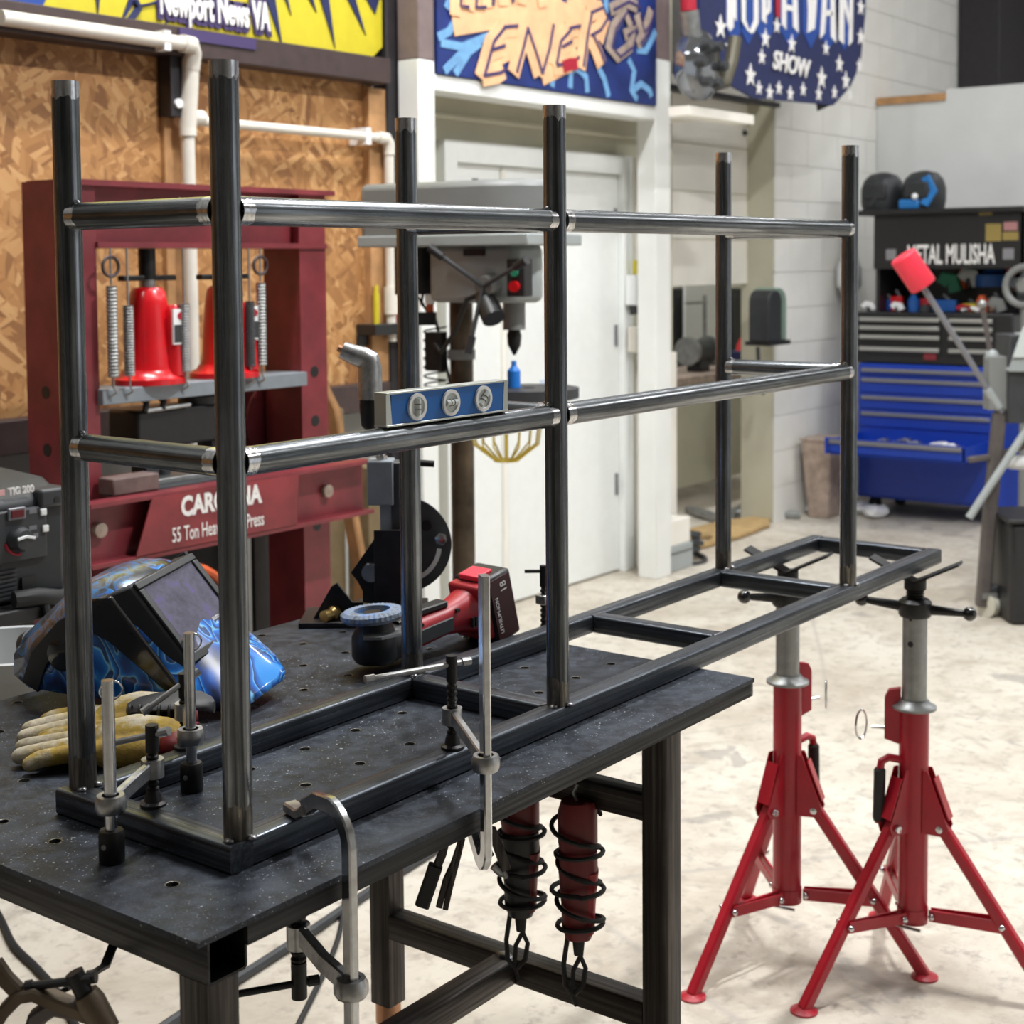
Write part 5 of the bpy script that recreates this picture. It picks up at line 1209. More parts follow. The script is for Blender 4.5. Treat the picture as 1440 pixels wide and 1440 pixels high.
MB().lathe((.24, 0, zt_-.02), (0, 0, 1), [(0, .05), (.0, .13), (.005, .15), (.035, .15), (.035, .02), (.02, .02)], 30).build('work_table', MAT['dark_gray'], dp)
MB().box(.02, .26, -.03, .03, zt_-.06, zt_-.02).build('table_arm', MAT['grey_machine'], dp, bevel=.005); MB().cyl((0, 0, zt_-.09), (0, 0, zt_+.02), .05, n=20).build('table_bracket', MAT['dark_gray'], dp)
MB().lathe((0, 0, zat(dkx, dky, 505)), (0, 0, 1), [(0, .036), (0, .043), (.03, .043), (.03, .036)], 20, False).build('column_ring', MAT['grey_machine'], dp)
bo = thing('spray_bottle', 'small blue bottle standing on the drill press table', 'bottle', DM @ tr(.20, -.02, zt_+.0155)); MB().lathe((0,0,0), (0,0,1), [(0, 0), (0, .02), (.05, .02), (.065, .008), (.08, .008), (.08, 0)], 14).build('bottle', simple('bright_blue', (.02, .22, .75), .4), bo)
# yellow wire basket under the table
q = at(712, 618, d=4.45)
yb = thing('wire_guard', 'yellow wire guard hanging under the drill press table', 'guard', frame(q+V(0, 0, .0), RH))
w0 = .105
for (dx, z, r) in ((0, .05, w0), (0, -.062, .035)):
    MB().tube([(dx+r*math.cos(2*PI*i/24), r*.8*math.sin(2*PI*i/24), z) for i in range(24)], .0045, 6, True).build('hoop', MAT['yellow_wire'], yb)
for i in range(16):
    a = 2*PI*i/16; MB().tube([(w0*math.cos(a), w0*.8*math.sin(a), .05), (w0*.92*math.cos(a), w0*.75*math.sin(a), -.015), (.035*math.cos(a), .028*math.sin(a), -.062)], .003, 5).build('rib', MAT['yellow_wire'], yb)
MB().cyl((0, 0, -.06), (0, 0, .12), .006, n=6).build('stem', MAT['yellow_wire'], yb)
# coiled air hose hanging left of the drill press
q = at(612, 505, d=4.62)
co = thing('coiled_hose', 'thin black coiled hose hanging beside the drill press column', 'hose', frame(q, RH))
MB().tube([(.035*math.cos(i*.5), .035*math.sin(i*.5), .10-.0022*i) for i in range(110)], .003, 5).build('coil', MAT['black_rubber'], co)
pm_ = DM @ V(-.17, .0, z0-.149)
MB().tube([q+V(-.01, 0, .11), q.lerp(pm_, .6)+V(0, 0, .05), pm_], .004, 6).build('lead', MAT['black_rubber'], co, True)
MB().tube([(.0, .01, .13), (.03, .01, .0), (.055, .01, -.13)], .005, 6).build('straight_cable', MAT['black_rubber'], co)
q2 = at(605, 448, d=4.3)
q2 = at(605, 448, d=4.62); ca = thing('tool_caddy', 'black bracket with an orange cap beside the drill press motor', 'bracket', frame(q2, RH)); MB().tube([q2+V(0, 0, .02), q2.lerp(pm_, .6), pm_+V(.02, -.02, .02)], .005, 6).build('arm', MAT['black_oxide'], ca, True); MB().box(-.05, .02, -.02, .02, -.02, .02).build('bracket', MAT['black_plastic'], ca, bevel=.003); MB().cyl((0, 0, .02), (0, 0, .045), .012, n=10).build('cap', MAT['orange'], ca); MB().cyl((.0, 0, .045), (0, 0, .075), .016, n=10).build('tip', MAT['white'], ca)
# ------------------------------------------------------------------ welder on its cart at the left
WX0, WX1, WYF = .27, .668, 1.20
wz0, wz1 = zat(.60, WYF, 842), zat(.60, WYF, 678)
wm = thing('welding_machine', 'charcoal welding machine with dial and small red display', 'welder', (.47, WYF, wz0))
pr_ = [(0, 0), (.42, 0), (.42, .20), (.10, wz1-wz0+.0), (.03, wz1-wz0-.01), (0, wz1-wz0-.045)]
MB().prism([(0, 0), (.40, 0), (.40, wz1-wz0+.02), (.06, wz1-wz0), (0, wz1-wz0-.03)], (WX1, WYF, wz0), (0, 1, 0), (0, 0, 1), -(WX1-WX0)).build('case', MAT['charcoal'], wm, True, bevel=.012)
za, zb_2 = zat(.6, WYF, 785), zat(.6, WYF, 712)
MB().box(WX0+.03, WX1-.045, WYF-.008, WYF+.004, za, zb_2).build('control_panel', MAT['dark_gray'], wm, True, bevel=.004)
def wp_(u, v): q = at(u, v, y=WYF-.008); return q
q = wp_(22, 722); fr_ = MB().cbox((q.x, WYF-.011, q.z), (.036, .006, .022)).build('display_frame', MAT['drawer_grey'], wm, True, bevel=.002); MB().cbox((q.x, WYF-.0145, q.z), (.026, .003, .013)).build('display', MAT['screen_red'], fr_, True)
q = wp_(26, 758); dl_ = MB().lathe((q.x, WYF-.008, q.z), (0, -1, 0), [(0, 0), (0, .024), (.012, .022), (.022, .018), (.024, 0)], 22).build('dial', MAT['dark_gray'], wm, True)
MB().strip([(q.x-.018, WYF-.033, q.z+.004), (q.x, WYF-.033, q.z+.007), (q.x+.018, WYF-.033, q.z+.002)], .003, .005, (0, 1, 0)).build('dial_pointer', MAT['white'], dl_, True)
MB().torus((q.x, WYF-.0085, q.z), (0, -1, 0), .028, .0028, 14, 6, -.6, .9).build('dial_scale', MAT['flag_red'], wm, True)
for u, v in ((60, 720), (63, 743)): q = wp_(u, v); MB().cbox((q.x, WYF-.010, q.z), (.013, .005, .013)).build('button', MAT['white'], wm, True, bevel=.002)
for u, v, wd in ((46, 719, .016), (46, 742, .016), (50, 753, .010)): q = wp_(u, v); MB().cbox((q.x, WYF-.0085, q.z), (wd, .001, .008)).build('panel_print', MAT['drawer_grey'], wm, True)
q = wp_(33, 690); text('TIG 200', .018, MAT['lettering_white'], wm, face_minus_y((q.x, WYF-.001, q.z)), ext=.001, off=.0008, xs=.9)
q = wp_(2, 694); MB().cbox((q.x, WYF-.001, q.z), (.022, .003, .010)).build('badge', simple('pink_badge', (.75, .4, .4), .5), wm, True)
MB().box(WX1-.06, WX1+.004, WYF-.012, WYF+.05, zb_2-.005, zb_2+.03).build('corner_bracket', MAT['dark_gray'], wm, True, bevel=.006)
q = wp_(81, 702); MB().cyl((q.x-.005, WYF-.0135, q.z), (q.x-.005, WYF-.011, q.z), .006, n=12).build('bracket_hole', MAT['black_plastic'], wm, True)
for i in range(7):
    z = zat(.6, WYF, 796+i*6); MB().box(WX0+.05, WX1-.11, WYF-.004, WYF+.002, z-.0022, z+.0022).build('vent_louver', MAT['dark_gray'], wm, True)
MB().box(WX1-.10, WX1-.07, WYF-.006, WYF+.002, wz0+.02, wz0+.045).build('socket_plate', MAT['black_plastic'], wm, True)
MB().tube([wp_(10, 842)+V(0, -.02, 0), wp_(40, 836)+V(0, -.03, 0), wp_(70, 838)+V(0, -.03, 0), wp_(95, 838)+V(0, 0, 0)], .016, 10).build('cable_plug', MAT['black_rubber'], wm, True)
MB().tube([wp_(48, 838)+V(0, -.03, 0), wp_(47, 880)+V(0, -.05, 0), wp_(30, 940)+V(0, -.06, 0), wp_(22, 990)+V(0, -.08, 0), wp_(20, 1100)+V(0, -.08, 0)], .008, 8).build('weld_cable', MAT['black_rubber'], wm, True)
MB().tube([wp_(62, 840)+V(0, -.03, 0), wp_(68, 870)+V(0, -.04, 0), wp_(64, 930)+V(0, -.02, 0), wp_(60, 1050)+V(0, 0, 0)], .009, 8).build('weld_cable', MAT['black_rubber'], wm, True)
wc = thing('welder_cart', 'dark steel cart carrying the welding machine', 'cart', (.30, WYF+.2, 0))
MB().box(WX0-.35, WX1+.06, WYF-.04, WYF+.46, wz0-.03, wz0-.002).build('upper_shelf', MAT['black_plastic'], wc, True, bevel=.004)
MB().box(WX0-.35, WX0+.10, WYF+.10, WYF+.46, .12, .14).build('lower_shelf', MAT['dark_gray'], wc, True, bevel=.004)
for x in (WX0-.33, WX0+.08):
    for y in (WYF+.12, WYF+.44):
        p = MB().box(x-.015, x+.015, y-.015, y+.015, .12, wz0-.03).build('cart_post', MAT['dark_steel'], wc, True)
        MB().cyl((x-.012, y, .06), (x+.012, y, .06), .06, n=18).build('wheel', MAT['black_rubber'], p, True)
a = at(10, 900, y=1.05)
bz = a.z-.17
bu = thing('plastic_bucket', 'white plastic bucket at the far left behind the table', 'bucket', (a.x-.02, 1.02, bz))
MB().lathe((0, 0, .0), (0, 0, 1), [(0, 0), (0, .10), (.02, .11), (.14, .130), (.14, .136), (.17, .138), (.17, .124), (.03, .10), (.03, 0)], 28, False).build('bucket', simple('off_white', (.45, .46, .46), .5), bu)
MB().box(a.x-.30, a.x+.06, .93, 1.18, bz-.02, bz-.001).build('side_tray', MAT['dark_steel'], wc, True)
MB().box(a.x-.30, a.x-.27, 1.15, 1.40, bz-.02, wz0-.03).build('tray_bracket', MAT['dark_steel'], wc, True)
a = at(18, 930, y=1.0)
rg_ = thing('shop_rag', 'crumpled white and red rag hanging on the bucket rim', 'rag', (a.x+.05, 1.0-.11, a.z-.06))
m = MB(); m.ball((0, 0, 0), (.035, .02, .05), 12, 10)
for p in m.v: p += V(random.uniform(-.006, .006), random.uniform(-.005, .005), random.uniform(-.006, .006))
m.build('cloth', MAT['paper'], rg_)

# ------------------------------------------------------------------ hand shear on a wheeled stand at the right
RM = frame(at(1385, 866, z=0), RH); RK = F_PX/((RM.translation-CAM_POS).dot(FW))
def rl(u, v, y=0.): return V((u-1385)/RK, y, (866-v)/RK)
rm = thing('lever_shear', 'grey lever bench shear on a steel stand at the right edge', 'shear', RM)
def rbox(name, u0, v0, u1, v1, y0, y1, mat, bev=.004):
    a, b = rl(u0, v1), rl(u1, v0); return MB().box(a.x, b.x, y0, y1, a.z, b.z).build(name, MAT[mat], rm, bevel=bev)
MB().strip([rl(1381, 852), rl(1392, 700), rl(1402, 580)], .05, .052, (0, 1, 0)).build('stand_leg', MAT['machine_brown'], rm)
MB().strip([rl(1500, 852, .1), rl(1490, 580, .1)], .05, .05, (0, 1, 0)).build('stand_leg', MAT['machine_brown'], rm)
MB().strip([rl(1388, 832), rl(1500, 790, .1)], .04, .03, (0, 1, 0)).build('stand_brace', MAT['dark_gray'], rm)
MB().strip([rl(1360, 645), rl(1400, 640), rl(1450, 625, .05)], .04, .022, (0, 1, 0)).build('stand_shelf', MAT['machine_brown'], rm)
rbox('jaw_frame', 1408, 470, 1500, 592, -.06, .12, 'dark_gray'); 
MB().prism([(rl(u, v).x, rl(u, v).z) for u, v in ((1406, 520), (1424, 468), (1500, 462), (1500, 522))], (0, .02, 0), (1, 0, 0), (0, 0, 1), .10).build('jaw_cover', MAT['light_machine'], rm, bevel=.004)
MB().prism([(rl(u, v).x, rl(u, v).z) for u, v in ((1410, 500), (1424, 458), (1500, 458), (1500, 500))], (0, -.081, 0), (1, 0, 0), (0, 0, 1), .01).build('top_plate', simple('pale_plate', (.55, .6, .58), .5), rm)
rbox('pivot_block', 1384, 500, 1412, 575, -.03, .05, 'grey_machine')
MB().strip([rl(1376, 430), rl(1384, 470), rl(1390, 505)], .012, .02, (0, 1, 0)).build('link_arm', MAT['machine_brown'], rm); MB().ball(rl(1376, 428), .02, 10, 8).build('link_knob', MAT['galv'], rm)
MB().ball(rl(1391, 500), .028, 12, 8).build('pivot_bolt', MAT['light_machine'], rm)
MB().cyl(rl(1290, 400, -.02), rl(1404, 578, -.02), .012, n=14).build('lever_rod', MAT['drawer_grey'], rm)
MB().cyl(rl(1382, 545, -.02), rl(1400, 572, -.02), .018, n=14).build('lever_socket', MAT['light_machine'], rm)
MB().lathe(rl(1293, 402, -.02), rl(1261, 356, -.02)-rl(1293, 402, -.02), [(0, 0), (0, .052), (.006, .056), (.145, .056), (.152, .05), (.152, 0)], 24).build('lever_grip', MAT['grip_red'], rm)
MB().cyl(rl(1356, 724, -.05), rl(1442, 590, -.05), .016, n=12).build('foot_rod', MAT['light_machine'], rm)
MB().ball(rl(1430, 650, .02), (.07, .03, .03), 12, 8).build('white_cap', MAT['white'], rm)
for xx in (rl(1389, 0).x, rl(1500, 0).x):
    f_ = MB().box(xx-.03, xx+.03, -.03, .03, .075, .10).build('caster_fork', MAT['galv'], rm)
    MB().cyl((xx-.014, -.02, .045), (xx+.014, .0, .045), .045, n=22).build('caster_wheel', simple('caster_cream', (.55, .53, .44), .5), f_)
# black bin at the right edge
a = at(1419, 880, z=0)
bn = thing('black_bin', 'black plastic bin standing at the right edge of the picture', 'bin', frame(a, RH))
hb_ = zat(a.x, a.y, 737)
MB().loft([[V(x*s, y*s, z) for x, y in ((.005, -.0), (.26, 0), (.26, .3), (.005, .3))] for z, s in ((0, .96), (hb_, 1.0))]).build('body', MAT['black_plastic'], bn, bevel=.02)
MB().box(-.01, .275, -.012, .312, hb_, hb_+.02).build('lid', MAT['black_plastic'], bn, bevel=.006)

# ------------------------------------------------------------------ blue and black tool cabinet on the far right
TX = 6.98; TYL, TYR = 2.445, 1.66
tc = thing('tool_cabinet', 'blue wheeled tool cabinet with grey drawer handles', 'cabinet', (TX+.25, 2.05, 0))
zt0, zt1 = .10, .872
MB().box(TX+.012, TX+.55, TYR-.22, TYL, zt0, zt1).build('body', MAT['blue_cabinet'], tc, True, bevel=.01)
ys = (TYL-.02, TYR)
dz = [(.855, .805), (.798, .705), (.698, .612), (.605, .51)]
for a, b in dz:
    d = MB().box(TX, TX+.014, ys[1], ys[0], b+.004, a-.004).build('drawer', MAT['blue_cabinet'], tc, True, bevel=.003)
    MB().box(TX-.016, TX+.001, ys[1]+.01, ys[0]-.01, a-.030, a-.008).build('drawer_handle', MAT['drawer_grey'], d, True, bevel=.003)
# opened drawer
PX_ = TX-.42
od = MB(); od.box(PX_, PX_+.014, ys[1]-.0, ys[0]+.02, .395, .485); od.box(PX_, TX+.01, ys[1], ys[1]+.006, .405, .475); od.box(PX_, TX+.01, ys[0]-.006, ys[0], .405, .475); od.box(PX_, TX+.01, ys[1], ys[0], .400, .406)
od = od.build('open_drawer', MAT['blue_cabinet'], tc, True)
MB().box(PX_-.016, PX_+.001, ys[1]+.01, ys[0]-.01, .455, .478).build('drawer_handle', MAT['drawer_grey'], od, True, bevel=.003)
MB().box(TX, TX+.014, ys[1], ys[0], .12, .39).build('lower_door', MAT['blue_cabinet'], tc, True, bevel=.004)
for y in (TYL-.08, TYR-.14):
    for x in (TX+.08, TX+.45): MB().cyl((x-.0, y-.02, .05), (x, y+.02, .05), .05, n=16).build('caster', MAT['black_rubber'], tc, True)
for i, (x, y, s) in enumerate(((PX_+.10, 1.95, .05), (PX_+.14, 1.82, .06), (PX_+.09, 1.76, .045), (PX_+.2, 2.05, .04), (PX_+.12, 2.14, .04))):
    t = thing('socket_tool', ('silver wrench bundle', 'white rag', 'chrome ratchet', 'steel socket', 'grey socket')[i]+' lying in the opened blue drawer', 'tool', (x, y, .407))
    MB().strip([(-s*.6, -s*1.2, .03), (0, 0, .065), (s*.6, s*1.3, .05)], .04, .03, (1, 0, 0)).build('shank', MAT['white' if i in (1, 2) else 'chrome'], t); MB().ball((0, -s*1.2, .035), (.03, .03, .034), 10, 6).build('head', MAT['galv'], t)
# black top chest
bc = thing('tool_chest', 'black tool chest with silver drawer bars on the blue cabinet', 'chest', (TX+.25, 2.05, .874))
ZC0, ZC1 = .874, 1.165
MB().box(TX+.03, TX+.50, TYR-.10, TYL+.02, ZC0, ZC1).build('body', MAT['black_cabinet'], bc, True, bevel=.008)
rows = [(467, 8), (482, 8), (497, 8), (519, 8)]
ysplit = at(1326, 480, x=TX).y
for k, v in enumerate((450, 462, 475, 492)):
    z = at(1270, v, x=TX).z
    for a, b in ((TYL, ysplit+.02), (ysplit-.02, TYR-.0)):
        d = MB().box(TX+.02, TX+.032, b, a, z-.03, z+.016).build('drawer', MAT['black_cabinet'], bc, True, bevel=.002)
        MB().box(TX+.004, TX+.021, b+.008, a-.008, z-.010, z+.012).build('drawer_handle', MAT['drawer_silver'], d, True, bevel=.003)
q = at(1306, 502, x=TX); MB().cbox((TX+.02, q.y, q.z), (.006, .07, .035)).build('red_sticker', simple('sticker_red', (.22, .02, .03), .5), bc, True)
# hutch over the chest
hu_ = thing('tool_hutch', 'black steel hutch with white lettering above the tool chest', 'hutch', (TX+.3, 2.0, 1.166))
ZH = 1.745; YR = 1.515
zs = at(1300, 378, x=TX+.06).z
m = MB(); m.box(TX+.06, TX+.08, YR, TYL-.07, zs, ZH-.03); m.build('front_panel', MAT['black_cabinet'], hu_, True, bevel=.003)
MB().box(TX+.02, TX+.46, YR-.01, TYL+.03, ZH-.03, ZH).build('top', MAT['black_cabinet'], hu_, True, bevel=.004)
MB().box(TX+.44, TX+.46, YR, TYL, 1.166, ZH-.03).build('back_panel', MAT['black_cabinet'], hu_, True)
MB().box(TX+.06, TX+.46, YR, YR+.02, 1.166, ZH-.03).build('side_panel', MAT['black_cabinet'], hu_, True); MB().box(TX+.10, TX+.46, TYL-.09, TYL-.07, 1.166, ZH-.03).build('side_panel', MAT['black_cabinet'], hu_, True)
a, b = at(1268, 357, x=TX+.055), at(1406, 357, x=TX+.055)
text('METAL MULISHA', .150, MAT['lettering_white'], hu_, face_minus_x((TX+.0585, (a.y+b.y)/2, at(1338, 359, x=TX+.055).z)), ext=.001, off=.003, xs=(a.y-b.y)/1.24)
for u, v, w_, h_, mt in ((1386, 298, .07, .035, 'brass_print'), (1397, 327, .085, .095, 'brass_print'), (1421, 318, .075, .045, 'pink_print'), (1421, 332, .085, .045, 'brass_print'), (1418, 357, .06, .06, 'grey_print'), (1253, 358, .06, .06, 'grey_print')):
    if mt not in MAT: simple(mt, {'brass_print': (.30, .22, .06), 'pink_print': (.42, .2, .2), 'grey_print': (.22, .22, .23)}[mt], .5)
    q = at(u, v, x=TX+.058); MB().cbox((TX+.0585, q.y, q.z), (.003, w_, h_)).build('sticker', MAT[mt], hu_, True, bevel=.0)
# tools on the shelf below the hutch: each a thing of its own
SH = [(1222, 428, .05, .05, 'white', 'silver tape roll'), (1232, 388, .05, .06, 'charcoal', 'black cutter'), (1252, 418, .05, .09, 'jack_red', 'red handled pliers'), (1262, 404, .04, .05, 'paper', 'white jar'), (1280, 420, .05, .07, 'blue_tool', 'blue handled snips'),
      (1292, 424, .04, .08, 'tool_red', 'red screwdriver set'), (1316, 395, .06, .11, 'green', 'green glue bottle'), (1332, 390, .04, .10, 'orange', 'orange handled file'), (1320, 420, .10, .07, 'blue_tool', 'blue parts case'), (1346, 388, .07, .10, 'galv', 'grey air tool'),
      (1378, 392, .17, .07, 'blue_tool', 'long blue tool roll'), (1356, 426, .06, .05, 'yellow', 'yellow tape measure'), (1357, 414, .06, .04, 'tool_red', 'red clamp'), (1377, 405, .05, .07, 'orange', 'orange bottle'), (1391, 424, .05, .08, 'tan_clutter', 'tan spray can'),
      (1402, 422, .04, .08, 'grey_machine', 'grey canister'), (1400, 374, .04, .10, 'jack_red', 'red wrench hung high'), (1403, 400, .04, .06, 'tan_clutter', 'brown jar'), (1365, 438, .07, .03, 'white', 'white parts tray'), (1296, 436, .05, .03, 'dark_gray', 'dark tin'), (1240, 415, .04, .07, 'sky_blue', 'dark blue canister')]
for i, (u, v, w_, h_, mt, nm) in enumerate(SH):
    w_ *= 1.35; h_ *= 1.35
    q = at(u, v, x=TX+.13)
    zb3 = ZC1+.001 if v > 400 else max(ZC1+.001, q.z-h_/2)
    t = thing('shelf_tool', nm+' on the shelf under the black hutch', 'tool', (TX+.13+.05*(i % 3)+(.20 if v <= 400 else 0), q.y, zb3))
    if i % 3 == 1: MB().lathe((0, 0, 0), (0, 0, 1), [(0, 0), (0, w_/2), (h_*.7, w_/2), (h_*.85, w_*.3), (h_, w_*.28), (h_, 0)], 14).build('body', MAT[mt], t)
    elif i % 3 == 2: MB().box(-.02, .02, -w_/2, w_/2, 0, h_*.7).build('body', MAT[mt], t, bevel=.006); MB().cyl((0, -w_*.2, h_*.7), (0, w_*.1, h_), .012, n=8).build('top', MAT['dark_gray'], t)
    else: MB().strip([(0, -w_/2, .01), (0, -w_/4, h_*.55), (0, w_/4, h_*.6), (0, w_/2, h_*.35)], .03, h_*.5, (1, 0, 0)).build('body', MAT[mt], t); MB().cyl((0, 0, 0), (0, 0, h_*.5), .015, n=8).build('stand', MAT['dark_gray'], t)
    if v <= 400 and zb3 > ZC1+.01: MB().cyl((.05, 0, h_*.4), (.40-.20-.05*(i % 3)-.03+.05, 0, h_*.4), .006, n=6).build('hook', MAT['dark_gray'], t)
def spare_helmet(label, u, v, mat_a, blue):
    q = at(u, v, x=TX+.2)
    M = frame((TX+.2, q.y, ZH+.001), (0, -1, 0)); t = thing('spare_helmet', label, 'helmet', M)
    rg = []
    for z, w_, yf, yb in ((0, .105, .12, -.10), (.05, .115, .13, -.11), (.12, .115, .13, -.11), (.17, .10, .115, -.10), (.205, .07, .08, -.07), (.22, .02, .02, -.02)):
        n = 24; rg.append([V(w_*math.copysign(abs(math.cos(2*PI*j/n))**.7, math.cos(2*PI*j/n)), (-yf if math.sin(2*PI*j/n) < 0 else -yb)*abs(math.sin(2*PI*j/n))**.8*1.0 if math.sin(2*PI*j/n) < 0 else -yb*abs(math.sin(2*PI*j/n))**.8, z) for j in range(n)])
    MB().loft(rg).build('shell', MAT[mat_a], t)
    MB().box(-.07, .07, -.135, -.10, .06, .15).build('visor', MAT['charcoal'], t, bevel=.01)
    if blue:
        MB().box(-.10, .02, -.138, -.09, .0, .055).build('blue_flash', MAT['blue_helmet'], t, bevel=.01)
        MB().strip([(.05, -.13, .02), (.09, -.10, .10), (.05, -.115, .18)], .05, .02, (1, 0, 0)).build('blue_flash', MAT['blue_helmet'], t)
        MB().ball((0, -.14, .07), .018).build('white_dot', MAT['white'], t)
    else:
        MB().strip([(-.02, -.135, .02), (.03, -.125, .10), (-.01, -.10, .19)], .01, .012, (1, 0, 0)).build('face_ridge', MAT['dark_gray'], t)
    return t
spare_helmet('plain black welding helmet on top of the black hutch', 1242, 268, 'charcoal', False)
spare_helmet('black and blue welding helmet on top of the black hutch', 1300, 268, 'charcoal', True)
# grey extractor fan pipe and grey bag left of the cabinet
q = at(1441, 402, x=6.4)
t = thing('pedestal_fan', 'grey round fan head on a post right of the hutch', 'fan', (q.x, q.y, 0)); MB().torus((0, 0, q.z), (-1, 0, .1), .095, .018, 24, 8).build('fan_ring', MAT['grey_machine'], t); MB().lathe((0, 0, q.z), (-1, 0, 0), [(0, 0), (0, .05), (.03, .03), (.03, 0)], 14).build('hub', MAT['galv'], t)
for i in range(4): a = i*PI/2+.3; MB().strip([(-.01, .03*math.cos(a), q.z+.03*math.sin(a)), (.01, .085*math.cos(a), q.z+.085*math.sin(a))], .05, .004, (.4, -math.sin(a), math.cos(a))).build('blade', MAT['dark_gray'], t)
MB().cyl((.02, 0, .02), (.02, 0, q.z-.09), .025, n=12).build('post', MAT['grey_machine'], t); MB().lathe((.02, 0, 0), (0, 0, 1), [(0, 0), (0, .18), (.02, .17), (.03, .03), (.03, 0)], 20).build('base', MAT['dark_gray'], t)
q = at(1222, 362, y=2.6)
t = thing('grey_sack', 'pale grey sack hanging on the block wall left of the hutch', 'sack', (7.25, 2.62, 1.25))
MB().loft([[V(w_*math.cos(2*PI*j/14), .05*math.sin(2*PI*j/14)*(w_/.1), z) for j in range(14)] for z, w_ in ((0, .05), (.06, .12), (.16, .12), (.26, .06), (.33, .02))]).build('sack', MAT['partition'], t); MB().cyl((0, 0, .33), (0, .06, .36), .006, n=6).build('hook', MAT['dark_gray'], t)
t = thing('waste_bin', 'tall grey waste bin between block wall and blue cabinet', 'bin', (6.80, 2.56, 0)); MB().loft([[V(x*s, y*s, z) for x, y in ((-.12, -.09), (.12, -.09), (.12, .09), (-.12, .09))] for z, s in ((.0, .7), (.44, 1.0))]).build('body', MAT['taupe'], t, bevel=.01); MB().box(-.125, .125, -.095, .095, .44, .455).build('rim', MAT['taupe'], t, bevel=.003)

# ------------------------------------------------------------------ back room seen through the doorway
def bbx(name, label, cat, u0, v0, u1, v1, y, dep, mat, floor=False, bev=.01):
    a, b = at(u0, v1, y=y), at(u1, v0, y=y); z0 = 0 if floor else a.z
    t = thing(name, label, cat, (a.x, y, z0)); MB().box(a.x, b.x, y, y+dep, z0, b.z).build('body', MAT[mat], t, True, bevel=bev); return t, a, b
t, a, b = bbx('steel_locker', 'dark grey locker seen left in the back room doorway', 'locker', 930, 405, 963, 640, 4.2, .25, 'dark_gray', True)
MB().box(a.x+.02, b.x-.02, 4.185, 4.2, .05, b.z-.05).build('door', MAT['dark_gray'], t, True, bevel=.004)
t, a, b = bbx('steel_locker', 'dark grey locker seen right in the back room doorway', 'locker', 1027, 405, 1056, 600, 4.2, .25, 'dark_gray', True)
MB().box(a.x+.02, b.x-.02, 4.185, 4.2, .05, b.z-.05).build('door', MAT['dark_gray'], t, True, bevel=.004)
t, a, b = bbx('white_board', 'white board standing between the two dark lockers', 'board', 964, 380, 1026, 492, 4.12, .02, 'door_white', False, .002)
MB().box((a.x+b.x)/2-.03, (a.x+b.x)/2+.03, 4.14, 4.17, 0, a.z+.1).box((a.x+b.x)/2-.1, (a.x+b.x)/2+.1, 4.06, 4.19, 0, .03).build('stand_post', MAT['galv'], t, True)
q = at(991, 425, y=3.98)
t = thing('coat_rack', 'thin steel rack in front of the white board', 'rack', (q.x, 3.98, 0)); MB().cyl((0, 0, .02), (0, 0, q.z+.05), .014, n=8).build('pole', MAT['galv'], t); MB().cyl((-.25, 0, q.z), (.02, 0, q.z), .01, n=8).build('arm', MAT['galv'], t); MB().lathe((0, 0, 0), (0, 0, 1), [(0, 0), (0, .09), (.02, .09), (.02, 0)], 16).build('base', MAT['galv'], t)
zw = at(985, 528, y=3.4).z
t = thing('work_bench', 'beige low workbench inside the back room', 'bench', (6.2, 3.6, 0))
a, b = at(946, 530, y=3.4), at(1062, 530, y=3.4)
MB().box(a.x-.1, b.x+.1, 3.4, 3.9, zw-.05, zw).build('top', MAT['taupe'], t, True, bevel=.004); MB().box(a.x-.08, b.x+.08, 3.45, 3.48, .1, zw-.05).build('front_panel', MAT['jamb'], t, True)
for x in (a.x-.06, b.x+.06):
    for y in (3.43, 3.87): MB().box(x-.025, x+.025, y-.025, y+.025, 0, zw-.05).build('leg', MAT['taupe'], t, True)
q = at(982, 500, y=3.6)
t = thing('bench_grinder', 'dark bench grinder on the back room bench', 'grinder', (q.x, 3.6, zw)); MB().cyl((-.09, 0, .13), (.09, 0, .13), .07, n=18).build('motor', MAT['dark_gray'], t); MB().box(-.06, .06, -.05, .05, 0, .08).build('foot', MAT['black_plastic'], t, bevel=.005)
for s in (-1, 1): MB().cyl((s*.11, 0, .13), (s*.145, 0, .13), .09, n=20).build('wheel', MAT['galv'], t)
q = at(1050, 490, y=3.55)
t = thing('red_funnel', 'red plastic funnel lying on the back room bench', 'funnel', (q.x, 3.55, zw+.10)); MB().lathe((0, 0, .03), (.8, -.3, -.3), [(0, .10), (.10, .04), (.18, .03), (.18, 0)], 16).build('cone', MAT['jack_red'], t); MB().box(-.1, .1, -.06, .08, -.10, -.0).build('crate', MAT['navy'], t, bevel=.005)
q = at(1075, 440, y=2.60)
t = thing('mint_case', 'mint green rounded tool case hanging on the wall end', 'case', (6.50, 2.55, at(1075, 480, y=2.62).z))
a, b = at(1061, 480, y=2.62), at(1090, 404, y=2.62)
def rcase(x0, x1, y0, y1, h, mat, name):
    n = 8; r_ = (x1-x0)/2; poly = [(x0, 0), (x1, 0)]+[((x0+x1)/2+r_*math.cos(PI*i/n), h-r_*.8+r_*.8*math.sin(PI*i/n)) for i in range(n+1)]
    MB().prism(poly, (0, y1, 0), (1, 0, 0), (0, 0, 1), y1-y0).build(name, MAT[mat], t, bevel=.006)
t.location = (a.x, 2.55, a.z); WM[t.name] = Matrix.Translation(t.location)
rcase(.06, b.x-a.x, 0, .13, b.z-a.z, 'mint', 'shell'); rcase(-.01, .6*(b.x-a.x), -.02, .10, b.z-a.z-.01, 'charcoal', 'front')
